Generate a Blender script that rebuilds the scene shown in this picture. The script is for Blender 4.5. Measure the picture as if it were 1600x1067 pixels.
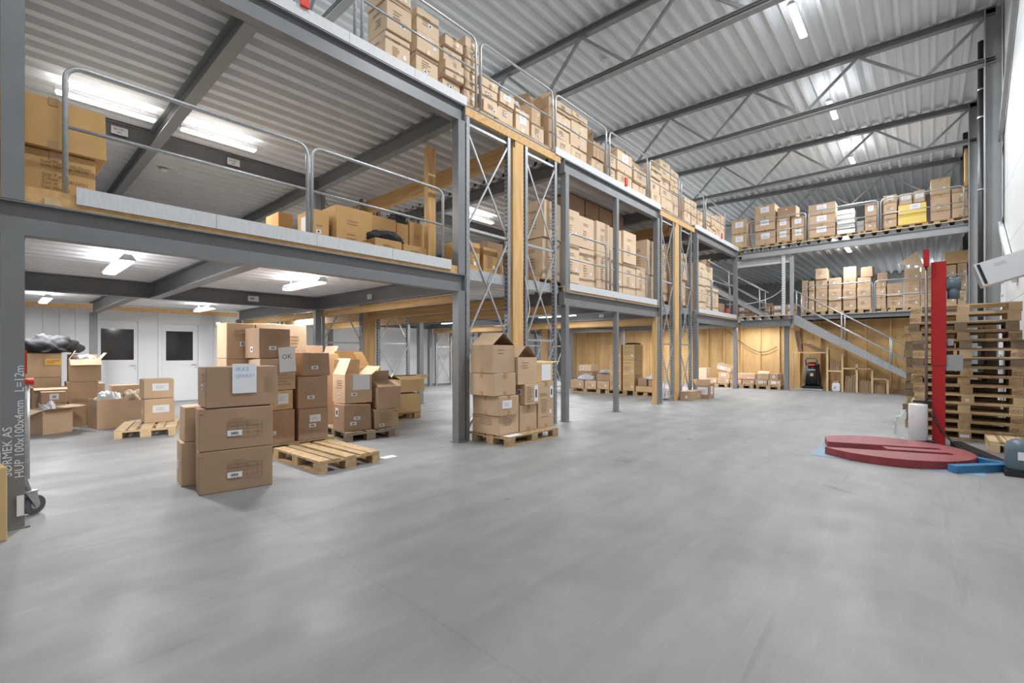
import bpy, bmesh, math, random
from mathutils import Vector, Matrix
random.seed(7)
for o in list(bpy.data.objects): bpy.data.objects.remove(o)
SC = bpy.context.scene
COL = SC.collection
R = math.radians

# ------------------------------------------------------------------ camera
cam = bpy.data.cameras.new('camera'); camo = bpy.data.objects.new('camera', cam); COL.objects.link(camo)
camo.location = (0, 0, 1.40); camo.rotation_euler = (R(90), 0, -math.atan2(725, 648))
cam.sensor_width = 36; cam.lens = 36*725/1600; cam.shift_y = 16.5/1600; cam.clip_end = 200
SC.camera = camo
# ------------------------------------------------------------------ world, exposure
w = bpy.data.worlds.new('world'); SC.world = w; w.use_nodes = True
w.node_tree.nodes['Background'].inputs[0].default_value = (.75, .8, .9, 1)
w.node_tree.nodes['Background'].inputs[1].default_value = .05
SC.view_settings.view_transform = 'Standard'; SC.view_settings.look = 'None'
SC.view_settings.gamma = 1; SC.view_settings.use_curve_mapping = False
SC.view_settings.exposure = -0.38
HALL_W, DECK_W, LOW_W = 250, 66, 105          # lamp powers: hall, upper storey, ground floor

# ------------------------------------------------------------------ materials
def mat(name, c, rough=.6, metal=0, var=0, noise=0, nscale=8, bump=0, bscale=60, stretch=None, emit=0, spec=.5, c2=None, trans=0, alpha=1):
    m = bpy.data.materials.new(name); m.use_nodes = True
    nt = m.node_tree; b = nt.nodes['Principled BSDF']; L = nt.links.new
    b.inputs['Roughness'].default_value = rough; b.inputs['Metallic'].default_value = metal
    b.inputs['Specular IOR Level'].default_value = spec
    b.inputs['Base Color'].default_value = (*c, 1)
    if trans: b.inputs['Transmission Weight'].default_value = trans
    if alpha < 1: b.inputs['Alpha'].default_value = alpha
    if emit:
        b.inputs['Emission Color'].default_value = (*c, 1); b.inputs['Emission Strength'].default_value = emit
    if noise or bump:
        tc = nt.nodes.new('ShaderNodeTexCoord'); mp = nt.nodes.new('ShaderNodeMapping')
        L(tc.outputs['Object'], mp.inputs[0])
        if stretch: mp.inputs['Scale'].default_value = stretch
    col = None
    if noise:
        oi = nt.nodes.new('ShaderNodeObjectInfo')
        ad = nt.nodes.new('ShaderNodeVectorMath'); ad.operation = 'ADD'
        cx = nt.nodes.new('ShaderNodeCombineXYZ'); mu = nt.nodes.new('ShaderNodeMath'); mu.operation = 'MULTIPLY'; mu.inputs[1].default_value = 37
        L(oi.outputs['Random'], mu.inputs[0]); L(mu.outputs[0], cx.inputs[0]); L(mu.outputs[0], cx.inputs[1])
        L(mp.outputs[0], ad.inputs[0]); L(cx.outputs[0], ad.inputs[1])
        n = nt.nodes.new('ShaderNodeTexNoise'); n.inputs['Scale'].default_value = nscale; n.inputs['Detail'].default_value = 5
        L(ad.outputs[0], n.inputs['Vector'])
        mx = nt.nodes.new('ShaderNodeMix'); mx.data_type = 'RGBA'
        d = c2 or tuple(x*(1-noise) for x in c)
        mx.inputs['A'].default_value = (*c, 1); mx.inputs['B'].default_value = (*d, 1)
        cr = nt.nodes.new('ShaderNodeMapRange'); cr.inputs[1].default_value = .35; cr.inputs[2].default_value = .7
        L(n.outputs[0], cr.inputs[0]); L(cr.outputs[0], mx.inputs['Factor']); col = mx.outputs['Result']
    if var:
        oi = nt.nodes.new('ShaderNodeObjectInfo'); mr = nt.nodes.new('ShaderNodeMapRange')
        mr.inputs[3].default_value = 1-var; mr.inputs[4].default_value = 1+var
        L(oi.outputs['Random'], mr.inputs[0])
        hs = nt.nodes.new('ShaderNodeHueSaturation'); L(mr.outputs[0], hs.inputs['Value'])
        if col: L(col, hs.inputs['Color'])
        else: hs.inputs['Color'].default_value = (*c, 1)
        col = hs.outputs[0]
    if col: L(col, b.inputs['Base Color'])
    if bump:
        n2 = nt.nodes.new('ShaderNodeTexNoise'); n2.inputs['Scale'].default_value = bscale; n2.inputs['Detail'].default_value = 4
        L(mp.outputs[0], n2.inputs['Vector'])
        bp = nt.nodes.new('ShaderNodeBump'); bp.inputs['Strength'].default_value = bump; bp.inputs['Distance'].default_value = .01
        L(n2.outputs[0], bp.inputs['Height']); L(bp.outputs[0], b.inputs['Normal'])
    return m
M = {}
M['card'] = mat('cardboard', (.58, .41, .265), .75, var=.10, noise=.13, nscale=3, bump=.15, bscale=25, spec=.25)
M['card_y'] = mat('cardboard_yellow', (.64, .43, .21), .7, var=.08, noise=.12, nscale=3, bump=.3, bscale=14, spec=.3)
M['card_red_shade'] = mat('cardboard_reddish_shaded', (.44, .29, .19), .75, var=.06, noise=.12, nscale=3, bump=.15, bscale=25, spec=.25)  # reddish cartons; also shade on cartons deep in the decks put into colour
M['card_pale_lit'] = mat('cardboard_pale_lit', (.70, .53, .37), .75, var=.05, noise=.08, nscale=3, spec=.25)  # pale cartons; also hall lamp brightness put into the cardboard colour
M['card_warmlit'] = mat('cardboard_warm_lit', (.58, .35, .145), .75, var=.08, noise=.12, nscale=3, bump=.15, bscale=25, spec=.25)  # warm lamp tint put into the cardboard colour
M['tape'] = mat('packing_tape', (.42, .26, .13), .3, var=.1, spec=.5)
M['tape_y'] = mat('yellow_tape', (.85, .60, .03), .4, noise=.25, nscale=12, c2=(.75, .55, .28))
M['paper'] = mat('paper', (.78, .78, .80), .7)
M['ink'] = mat('print_ink', (.17, .11, .07), .8)
M['inkf'] = mat('faint_print_ink', (.33, .235, .155), .8)
M['inkg'] = mat('grey_print_ink', (.52, .52, .54), .8)
M['inkb'] = mat('barcode_ink', (.10, .10, .11), .8)
M['blueink'] = mat('blue_marker', (.22, .42, .75), .8)
M['redink'] = mat('red_print', (.7, .06, .03), .6)
M['steel'] = mat('grey_painted_steel', (.205, .208, .212), .42, noise=.10, nscale=4, spec=.5)
M['steel_l'] = mat('light_grey_painted_steel', (.33, .335, .34), .45, noise=.08, nscale=4)
M['galv'] = mat('galvanised_steel', (.50, .51, .52), .38, metal=.55, noise=.22, nscale=30)
M['galv_d'] = mat('galvanised_rack_steel', (.33, .34, .355), .42, metal=.5, noise=.25, nscale=25)
M['roof'] = mat('roof_sheet', (.74, .76, .78), .85, spec=.2, noise=.07, nscale=2, stretch=(.3, 3, 3))
M['deckw'] = mat('white_deck_sheet', (.86, .87, .88), .8, spec=.2, noise=.05, nscale=3)
M['deckg'] = mat('grey_deck_sheet', (.60, .61, .625), .8, spec=.2, noise=.08, nscale=3)
M['deckf'] = mat('worn_deck_board', (.42, .415, .40), .7, noise=.2, nscale=3)
M['white'] = mat('white_paint', (.70, .71, .72), .5, noise=.04, nscale=2)
M['toe'] = mat('white_toe_board', (.64, .65, .66), .55, noise=.10, nscale=9, stretch=(5, 1, 1))
M['pine'] = mat('pine_timber', (.68, .42, .18), .6, var=.08, noise=.28, nscale=3, stretch=(6, 6, .5), spec=.3)
M['pine_h'] = mat('pine_beam', (.68, .42, .18), .6, var=.08, noise=.28, nscale=3, stretch=(6, .4, 6), spec=.3)
M['ply'] = mat('plywood', (.60, .385, .17), .65, var=.06, noise=.2, nscale=2.2, stretch=(2, 2, .5), spec=.3)
M['pal'] = mat('pallet_wood', (.50, .345, .19), .75, var=.16, noise=.3, nscale=4, stretch=(4, 4, 4), bump=.2, bscale=30, spec=.2)
M['pal_d'] = mat('weathered_pallet_wood', (.31, .235, .16), .8, var=.18, noise=.35, nscale=4, bump=.25, bscale=30, spec=.2)
M['pal_l'] = mat('new_pallet_wood', (.72, .53, .31), .7, var=.08, noise=.2, nscale=4, spec=.2)
M['red'] = mat('red_paint', (.45, .016, .018), .32, noise=.1, nscale=3)
M['redt'] = mat('turntable_red', (.33, .05, .055), .5, noise=.35, nscale=5)
M['tread'] = mat('worn_tread_red', (.50, .25, .24), .5)
M['blue'] = mat('blue_paint', (.05, .20, .40), .45, noise=.2, nscale=6)
M['mat'] = mat('blue_mat', (.25, .36, .47), .7, noise=.2, nscale=4)
M['motor'] = mat('motor_grey', (.11, .16, .19), .4)
M['black'] = mat('black_plastic', (.018, .018, .02), .45, noise=.2, nscale=12)
M['rubber'] = mat('grey_rubber', (.10, .10, .11), .6)
M['dark'] = mat('dark_void', (.012, .012, .012), .9)
M['film'] = mat('stretch_film', (.80, .81, .82), .18, bump=.5, bscale=22, spec=.6)
M['silver'] = mat('silver_wrap', (.75, .74, .72), .22, metal=.25, bump=.8, bscale=18)
M['bag'] = mat('grey_plastic_bag', (.50, .52, .55), .3, bump=.7, bscale=12)
M['cloth'] = mat('black_cloth', (.030, .031, .034), .8, bump=.5, bscale=14)
M['cloth_t'] = mat('beige_cloth', (.50, .40, .28), .85, bump=.5, bscale=14)
M['glass'] = mat('dark_glass', (.03, .03, .032), .08, spec=.6)
M['lamp'] = mat('lamp_diffuser', (1, .98, .95), .5, emit=9)
M['bwall'] = mat('grey_back_wall', (.36, .35, .355), .7, noise=.06, nscale=1)
M['rod'] = mat('bare_rod', (.20, .16, .14), .4, metal=.6)

def floor_mat():
    m = bpy.data.materials.new('polished_concrete'); m.use_nodes = True
    nt = m.node_tree; b = nt.nodes['Principled BSDF']; L = nt.links.new
    tc = nt.nodes.new('ShaderNodeTexCoord')
    def noise(s, det, dist=0, sc=None):
        n = nt.nodes.new('ShaderNodeTexNoise'); n.inputs['Scale'].default_value = s; n.inputs['Detail'].default_value = det
        n.inputs['Distortion'].default_value = dist
        if sc:
            mp = nt.nodes.new('ShaderNodeMapping'); mp.inputs['Scale'].default_value = sc; mp.inputs['Rotation'].default_value = (0, 0, .45)
            L(tc.outputs['Object'], mp.inputs[0]); L(mp.outputs[0], n.inputs['Vector'])
        else: L(tc.outputs['Object'], n.inputs['Vector'])
        return n.outputs[0]
    def rng(i, a, b_, c, d):
        r = nt.nodes.new('ShaderNodeMapRange')
        for k, v in zip((1, 2, 3, 4), (a, b_, c, d)): r.inputs[k].default_value = v
        L(i, r.inputs[0]); return r.outputs[0]
    def mul(a, c):
        n = nt.nodes.new('ShaderNodeMath'); n.operation = 'MULTIPLY'; L(a, n.inputs[0]); L(c, n.inputs[1]); return n.outputs[0]
    big = rng(noise(.55, 6, .4), .3, .7, .86, 1.10)
    mid = rng(noise(3.0, 6, 1.2), .3, .7, .94, 1.05)
    streak = rng(noise(1.0, 8, .8, (.7, 5, 1)), .35, .7, .93, 1.06)
    fine = rng(noise(60, 3), .3, .7, .97, 1.03)
    spots = rng(noise(2.2, 7, .5), .70, .76, 1.0, .72)
    wv = nt.nodes.new('ShaderNodeTexWave'); wv.wave_type = 'RINGS'; wv.inputs['Scale'].default_value = .55; wv.inputs['Distortion'].default_value = 9; wv.inputs['Detail'].default_value = 4; wv.inputs['Detail Scale'].default_value = .7
    mpw = nt.nodes.new('ShaderNodeMapping'); mpw.inputs['Location'].default_value = (-6.5, -2.4, 0); L(tc.outputs['Object'], mpw.inputs[0]); L(mpw.outputs[0], wv.inputs['Vector'])
    rings = rng(wv.outputs[1], 0, 1, .955, 1.03)
    vo = nt.nodes.new('ShaderNodeTexVoronoi'); vo.feature = 'DISTANCE_TO_EDGE'; vo.inputs['Scale'].default_value = .16
    nv = nt.nodes.new('ShaderNodeTexNoise'); nv.inputs['Scale'].default_value = .9; nv.inputs['Detail'].default_value = 5
    mv = nt.nodes.new('ShaderNodeMix'); mv.data_type = 'VECTOR'; mv.inputs['Factor'].default_value = .12
    L(tc.outputs['Object'], nv.inputs['Vector']); L(tc.outputs['Object'], mv.inputs[4]); L(nv.outputs[1], mv.inputs[5]); L(mv.outputs[1], vo.inputs['Vector'])
    cracks = rng(vo.outputs[0], .0, .0018, .90, 1.0)
    scuff = rng(noise(.9, 9, 1.5, (.35, 6, 1)), .64, .72, 1.0, .86)
    scratch = rng(noise(2.5, 10, 2.5, (.5, 9, 1)), .60, .72, 1.0, 1.10)
    v = mul(mul(mul(big, mid), mul(streak, fine)), mul(mul(spots, rings), mul(mul(cracks, scuff), scratch)))
    cb = nt.nodes.new('ShaderNodeMix'); cb.data_type = 'RGBA'; cb.blend_type = 'MULTIPLY'; cb.inputs['Factor'].default_value = 1
    cb.inputs['A'].default_value = (.262, .260, .256, 1); L(v, cb.inputs['B']); L(cb.outputs['Result'], b.inputs['Base Color'])
    L(rng(noise(1.6, 6, .8), .3, .7, .42, .62), b.inputs['Roughness'])
    bp = nt.nodes.new('ShaderNodeBump'); bp.inputs['Strength'].default_value = .08; bp.inputs['Distance'].default_value = .01
    L(noise(14, 6), bp.inputs['Height']); L(bp.outputs[0], b.inputs['Normal'])
    return m
M['floor'] = floor_mat()

# ------------------------------------------------------------------ mesh helpers
def bm_box(bm, a, b):
    x0, y0, z0 = a; x1, y1, z1 = b
    vs = [bm.verts.new(p) for p in ((x0,y0,z0),(x1,y0,z0),(x1,y1,z0),(x0,y1,z0),(x0,y0,z1),(x1,y0,z1),(x1,y1,z1),(x0,y1,z1))]
    for f in ((0,3,2,1),(4,5,6,7),(0,1,5,4),(1,2,6,5),(2,3,7,6),(3,0,4,7)): bm.faces.new([vs[i] for i in f])
    return vs
def bm_bar(bm, p, q, wx, wz):
    """rectangular bar from p to q, section wx (sideways) by wz"""
    p, q = Vector(p), Vector(q); d = (q-p).normalized()
    up = Vector((0, 0, 1)) if abs(d.z) < .95 else Vector((0, 1, 0))
    s = d.cross(up).normalized(); u = s.cross(d).normalized()
    ring = lambda c: [bm.verts.new(c + s*a*wx/2 + u*b*wz/2) for a, b in ((-1,-1),(1,-1),(1,1),(-1,1))]
    A, B = ring(p), ring(q)
    for i in range(4): bm.faces.new((A[i], A[(i+1) % 4], B[(i+1) % 4], B[i]))
    bm.faces.new(A[::-1]); bm.faces.new(B)
def bm_tube(bm, pts, r, seg=8, cap=True):
    pts = [Vector(p) for p in pts]; rings = []
    n = len(pts); prev = None
    for i, p in enumerate(pts):
        d = (pts[min(i+1, n-1)] - pts[max(i-1, 0)]).normalized()
        if prev is None:
            a = Vector((0, 0, 1)) if abs(d.z) < .9 else Vector((1, 0, 0)); s = d.cross(a).normalized()
        else: s = (prev - d*prev.dot(d)).normalized()
        prev = s; u = d.cross(s)
        rr = r[i] if isinstance(r, (list, tuple)) else r
        rings.append([bm.verts.new(p + (s*math.cos(2*math.pi*k/seg) + u*math.sin(2*math.pi*k/seg))*rr) for k in range(seg)])
    for a, b in zip(rings, rings[1:]):
        for k in range(seg): bm.faces.new((a[k], a[(k+1) % seg], b[(k+1) % seg], b[k]))
    if cap: bm.faces.new(rings[0][::-1]); bm.faces.new(rings[-1])
def bm_lathe(bm, prof, c=(0, 0, 0), seg=20):
    rings = [[bm.verts.new((c[0]+r*math.cos(2*math.pi*k/seg), c[1]+r*math.sin(2*math.pi*k/seg), c[2]+z)) for k in range(seg)] for r, z in prof]
    for a, b in zip(rings, rings[1:]):
        for k in range(seg): bm.faces.new((a[k], a[(k+1) % seg], b[(k+1) % seg], b[k]))
    bm.faces.new(rings[0][::-1]); bm.faces.new(rings[-1])
def mesh(name, bm, m, smooth=False):
    bmesh.ops.recalc_face_normals(bm, faces=bm.faces)
    me = bpy.data.meshes.new(name); bm.to_mesh(me); bm.free()
    if m is not None: me.materials.append(M[m] if isinstance(m, str) else m)
    if smooth:
        for p in me.polygons: p.use_smooth = True
    return me
def add(name, me, parent=None, loc=(0, 0, 0), rot=(0, 0, 0), scale=None):
    o = bpy.data.objects.new(name, me); COL.objects.link(o)
    o.location = loc; o.rotation_euler = rot
    if scale: o.scale = scale
    if parent: o.parent = parent
    return o
def obj(name, bm, m, parent=None, loc=(0, 0, 0), rot=(0, 0, 0), smooth=False):
    return add(name, mesh(name, bm, m, smooth), parent, loc, rot)
def BX(name, a, b, m, parent=None, **k):
    bm = bmesh.new(); bm_box(bm, a, b); return obj(name, bm, m, parent, **k)
LABELS = {}
def tag(o, label, cat, group=None, kind=None):
    o['label'] = label; o['category'] = cat
    if group: o['group'] = group
    if kind: o['kind'] = kind
    LABELS.setdefault(label, []).append(o.name)
    return o
def thing(name, label, cat, loc=(0, 0, 0), rz=0, group=None):
    return tag(add(name, None, None, loc, (0, 0, rz)), label, cat, group)
def struct(o): o['kind'] = 'structure'; return o
ORD = ['first','second','third','fourth','fifth','sixth','seventh','eighth','ninth','tenth','eleventh','twelfth','thirteenth','fourteenth','fifteenth','sixteenth','seventeenth','eighteenth','nineteenth','twentieth','twenty-first','twenty-second','twenty-third','twenty-fourth','twenty-fifth','twenty-sixth','twenty-seventh','twenty-eighth','twenty-ninth','thirtieth','thirty-first','thirty-second']
_txt = {}
def text_mesh(s, m, size=1.0):
    k = (s, m)
    if k not in _txt:
        cu = bpy.data.curves.new('text', 'FONT'); cu.body = s; cu.align_x = 'LEFT'; cu.align_y = 'TOP_BASELINE'; cu.resolution_u = 2
        o = bpy.data.objects.new('text', cu); COL.objects.link(o)
        bpy.context.view_layer.update()
        me = bpy.data.meshes.new_from_object(o.evaluated_get(bpy.context.evaluated_depsgraph_get()))
        me.name = 'lettering'; me.materials.clear(); me.materials.append(M[m]); bpy.data.objects.remove(o)
        _txt[k] = me
    return _txt[k]
def lettering(s, size, parent, loc, face='front', m='ink', name='lettering', tilt=0):
    """flat lettering; face front looks to -Y, left looks to -X"""
    rot = {'front': (R(90), 0, 0), 'left': (R(90), 0, R(-90))}[face]
    e = Matrix.Rotation(rot[2], 4, 'Z') @ Matrix.Rotation(rot[0], 4, 'X') @ Matrix.Rotation(tilt, 4, 'Z')
    o = add(name, text_mesh(s, m), parent, loc, e.to_euler()); o.scale = (size, size, size)
    return o
def ibeam(name, p, q, h, b, m, parent=None, tw=.012, tf=.016):
    """I section from p to q (axis X or Y, or Z for a column); p, q on the underside centre line"""
    bm = bmesh.new(); ax = [i for i in range(3) if abs(p[i]-q[i]) > 1e-4][0]
    lo, hi = min(p[ax], q[ax]), max(p[ax], q[ax])
    def B(s0, s1, z0, z1):
        if ax == 0: bm_box(bm, (lo, p[1]+s0, p[2]+z0), (hi, p[1]+s1, p[2]+z1))
        elif ax == 1: bm_box(bm, (p[0]+s0, lo, p[2]+z0), (p[0]+s1, hi, p[2]+z1))
        else: bm_box(bm, (p[0]+s0, p[1]+z0, lo), (p[0]+s1, p[1]+z1, hi))
    B(-b/2, b/2, 0, tf); B(-b/2, b/2, h-tf, h); B(-tw/2, tw/2, tf, h-tf)
    return obj(name, bm, m, parent)
def sheet(name, x0, x1, y0, y1, z, pitch, depth, m, parent=None, slope=0, low=.25, nx=1):
    """trapezoidal sheet, ribs along X; low = share of the pitch that is the lower flange"""
    bm = bmesh.new(); prof = []; y = y0; s = .16
    while y < y1 - 1e-6:
        for f, zz in ((0, 0), (low, 0), (low+s, depth), (1-s, depth)):
            yy = y + f*pitch
            if yy <= y1: prof.append((yy, z+zz+slope*(yy-y0)))
        y += pitch
    prof.append((y1, z+slope*(y1-y0)))
    rows = [[bm.verts.new((x, a, b)) for a, b in prof] for x in [x0+(x1-x0)*i/nx for i in range(nx+1)]]
    for A, B in zip(rows, rows[1:]):
        for i in range(len(prof)-1): bm.faces.new((A[i], A[i+1], B[i+1], B[i]))
    return obj(name, bm, m, parent)
def stripes(name, cx, cz, w, h, n, m, parent, off, face='front', frac=.45, rnd=True, ragged=.4):
    """small illegible print: n ruled strokes in a w x h field"""
    bm = bmesh.new(); rg = random.Random(int(cx*1000+cz*77+n))
    for i in range(n):
        z = cz + h/2 - (i+.5)*h/n; L = w*(1 - (rg.random()*ragged if rnd else 0)); hh = h/n*frac/2
        a = cx - w/2
        if face == 'front': bm_box(bm, (a, off-.0008, z-hh), (a+L, off+.0008, z+hh))
        else: bm_box(bm, (off-.0008, a, z-hh), (off+.0008, a+L, z+hh))
    return obj(name, bm, m, parent)
def bars(name, cx, cz, w, h, n, m, parent, off, face='front'):
    bm = bmesh.new(); rg = random.Random(int(cx*991+cz*53+n)); p = w/n
    for i in range(n):
        a = cx - w/2 + i*p; ww = p*rg.choice((.3, .5, .7))
        if face == 'front': bm_box(bm, (a, off-.0008, cz-h/2), (a+ww, off+.0008, cz+h/2))
        else: bm_box(bm, (off-.0008, a, cz-h/2), (off+.0008, a+ww, cz+h/2))
    return obj(name, bm, m, parent)

# ------------------------------------------------------------------ builders: pallets and cartons
_pm = {}
def pboard(sx, sy, sz, m):
    k = ('b', round(sx, 3), round(sy, 3), round(sz, 3), m)
    if k not in _pm:
        bm = bmesh.new(); bm_box(bm, (-sx/2, -sy/2, 0), (sx/2, sy/2, sz)); _pm[k] = mesh('board', bm, m)
    return _pm[k]
def pallet_parts(L, W):
    """list of (name, x, y, z, sx, sy, sz), long side L along X"""
    P = []
    ys = [W/2-.0725, W/4-.02, 0, -(W/4-.02), -(W/2-.0725)]; ws = [.145, .10, .145, .10, .145]
    for y, ww in zip(ys, ws): P.append(('deck_board', 0, y, .122, L, ww, .022))
    for x in (-(L/2-.0725), 0, L/2-.0725): P.append(('stringer_board', x, 0, .100, .145, W, .022))
    for x in (-(L/2-.0725), 0, L/2-.0725):
        for y, ww in ((W/2-.05, .10), (0, .145), (-(W/2-.05), .10)): P.append(('block', x, y, .022, .145, ww, .078))
    for y, ww in ((W/2-.05, .10), (0, .145), (-(W/2-.05), .10)): P.append(('bottom_board', 0, y, 0, L, ww, .022))
    return P
_pj = {}
def pallet(cx, cy, z, rz, label, detail=True, m='pal', L=1.2, W=.8, group='timber pallets', marks=None):
    """centre of the footprint, long side along local X"""
    if detail:
        t = thing('pallet', label, 'pallet', (cx, cy, z), rz, group)
        for n, x, y, zz, sx, sy, sz in pallet_parts(L, W):
            o = add(n, pboard(sx, sy, sz, m), t, (x, y, zz))
        return t
    k = (L, W, m)
    if k not in _pj:
        bm = bmesh.new()
        for n, x, y, zz, sx, sy, sz in pallet_parts(L, W): bm_box(bm, (x-sx/2, y-sy/2, zz), (x+sx/2, y+sy/2, zz+sz))
        _pj[k] = mesh('pallet', bm, m)
    return tag(add('pallet', _pj[k], None, (cx, cy, z), (0, 0, rz)), label, 'pallet', group)

def carton_body(w, d, h, m, jit=.004, crumple=0, seed=0):
    bm = bmesh.new(); vs = bm_box(bm, (0, 0, 0), (w, d, h)); rg = random.Random(seed)
    for v in vs:
        for i, s in enumerate((w, d, h)):
            j = rg.random()*jit
            if i == 2 and v.co.z < .01: j = 0
            v.co[i] += j if v.co[i] < s/2 else -j
            if crumple and v.co.z > h/2: v.co[i] -= (rg.random())*crumple*(1 if v.co[i] > s/2 else -.3)
    bmesh.ops.bevel(bm, geom=[e for e in bm.edges], offset=.006, segments=1, affect='EDGES')
    return mesh('carton', bm, m)
def flap(root, side, w, d, h, ang, ln, m='card'):
    """hinged on the top rim; ang 0 closed inward, 90 upright, 180 outward"""
    W = w if side in 'FB' else d
    bm = bmesh.new(); bm_box(bm, (-W/2+.004, 0, -.002), (W/2-.004, ln, .002))
    z = {'F': 0, 'B': 180, 'L': -90, 'R': 90}[side]
    loc = {'F': (w/2, 0, h), 'B': (w/2, d, h), 'L': (0, d/2, h), 'R': (w, d/2, h)}[side]
    mt = Matrix.Rotation(R(z), 4, 'Z') @ Matrix.Rotation(R(ang), 4, 'X')
    return obj('flap', bm, m, root, loc, mt.to_euler())
SEED = [0]
def carton(x, y, z, w, d, h, label, rot=0, m='card', group=None, lab=None, prt=None, tape=None, flaps=None, open_=False, left=None, crumple=0, name='carton', paper=None):
    """front-left bottom corner (x, y, z); front looks to -Y. lab=(cx,cz,w,h) white sticker on the front, prt=(cx,cz,w,h,n) print,
    left=dict(lab=,prt=,paper=) the same for the face to -X (cx measured along +Y), tape='F' strip over the front"""
    SEED[0] += 1
    parts = lab or prt or tape or flaps or open_ or left or paper
    if open_:
        bm = bmesh.new(); t = .006
        bm_box(bm, (0, 0, 0), (w, t, h)); bm_box(bm, (0, d-t, 0), (w, d, h)); bm_box(bm, (0, t, 0), (t, d-t, h)); bm_box(bm, (w-t, t, 0), (w, d-t, h)); bm_box(bm, (t, t, 0), (w-t, d-t, t))
        me = mesh('carton', bm, m)
    else: me = carton_body(w, d, h, m, crumple=crumple, seed=SEED[0])
    if not parts: return tag(add(name, me, None, (x, y, z), (0, 0, R(rot))), label, 'box', group)
    t = thing(name, label, 'box', (x, y, z), R(rot), group)
    add('body', me, t)
    def deco(face, lab, prt, tape, paper):
        def quad(nm, cx, cz, ww, hh, m_, t0=-.004, t1=.003):
            if face == 'front': return BX(nm, (cx-ww/2, t0, cz-hh/2), (cx+ww/2, t1, cz+hh/2), m_, t)
            return BX(nm, (t0, cx-ww/2, cz-hh/2), (t1, cx+ww/2, cz+hh/2), m_, t)
        W = w if face == 'front' else d
        for q in (lab if isinstance(lab, list) else [lab] if lab else []):
            o = quad('sticker', q[0], q[1], q[2], q[3], 'paper')
            if q[2] > .12 and q[3] > .09: stripes('small_print', q[0], q[1], q[2]*.6, q[3]*.5, 4, 'inkg', o, -.0048, face, .4)
            elif q[2] > .055: bars('barcode', q[0], q[1], q[2]*.5, q[3]*.5, 11, 'inkb', o, -.0048, face)
        for q in (prt if isinstance(prt, list) else [prt] if prt else []):
            stripes('printed_text', q[0], q[1], q[2], q[3], q[4], 'inkf', t, -.0022, face, frac=q[5] if len(q) > 5 else .3)
        if tape:
            quad('tape', W/2, h-.035, .06, .07, 'tape', -.0022); quad('tape', W/2, .035, .06, .07, 'tape', -.0022)
        if paper:
            quad('paper_sheet', paper[0], paper[1], paper[2], paper[3], 'paper', -.007)
    deco('front', lab, prt, tape, paper)
    if left: deco('left', left.get('lab'), left.get('prt'), left.get('tape'), left.get('paper'))
    if tape and not open_ and not flaps:
        BX('tape', (w/2-.03, .01, h-.003), (w/2+.03, d-.01, h+.0015), 'tape', t)
    for s, a, ln in (flaps or []): flap(t, s, w, d, h, a, ln, m)
    return t
def blob(name, cx, cy, z, sx, sy, sz, m, label, cat, seed=1, sub=3, rough=.28, group=None):
    """crumpled soft heap resting on z"""
    bm = bmesh.new(); bmesh.ops.create_icosphere(bm, subdivisions=max(sub, 4), radius=1); rg = random.Random(seed)
    ph = [(rg.uniform(2, 6), rg.uniform(2, 6), rg.uniform(0, 6)) for _ in range(5)]
    for v in bm.verts:
        c = v.co; k = 1 + rough*sum(math.sin(a*c.x+p)*math.cos(b*c.y-p)*math.sin(1.7*c.z+p) for a, b, p in ph)/2.2 + .5*rough*math.sin(9*c.x+7*c.y+seed)*math.sin(8*c.y-6*c.z) + .25*rough*math.sin(19*c.x-15*c.y+11*c.z)
        v.co = Vector((c.x*sx*k, c.y*sy*k, max(c.z, -.25)*sz*k))
    zm = min(v.co.z for v in bm.verts)
    for v in bm.verts: v.co.z = max(v.co.z - zm, 0)
    return tag(obj(name, bm, m, None, (cx, cy, z), smooth=True), label, cat, group)

# ================================================================== SETTING
F = struct(BX('floor', (-9, -1.4, -.12), (29.5, 16.7, 0), 'floor'))
struct(sheet('ceiling', -9, 29.5, -1.4, 16.7, 8.82, .31, .11, 'roof', slope=.022, low=.20, nx=4))
def wall_panels(name, x0, x1, zs, side, nx, m, mb):
    t = struct(add(name, None, None, (0, 0, 0)))
    if side == 'R': BX('backing', (x0, -1.40, 0), (x1, -1.26, 9.2), mb, t)
    if side == 'L': BX('backing', (x0, 16.50, 0), (x1, 16.66, 9.4), mb, t)
    step = (x1-x0)/nx
    for i in range(nx):
        for z0, z1 in zip(zs, zs[1:]):
            a, b = x0+i*step+.004, x0+(i+1)*step-.004
            if side == 'R': BX('panel', (a, -1.27, z0+.004), (b, -1.22, z1-.004), m, t)
            else: BX('panel', (a, 16.44, z0+.004), (b, 16.51, z1-.004), m, t)
    return t
wall_panels('wall_right', -9, 29.3, [0, 1.19, 2.39, 3.59, 4.79, 5.99, 7.19, 8.39, 8.95], 'R', 6, 'white', 'bwall')
wall_panels('wall_left', -9, 29.3, [0, 1.2, 2.4, 3.6, 4.8, 6.0, 7.2, 8.4, 9.3], 'L', 5, 'white', 'bwall')
struct(BX('wall_back', (29.3, -1.4, 0), (29.5, 16.7, 9.4), 'bwall'))
struct(BX('wall_front', (-9.2, -1.4, 0), (-9, 16.7, 9.4), 'white'))
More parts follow.
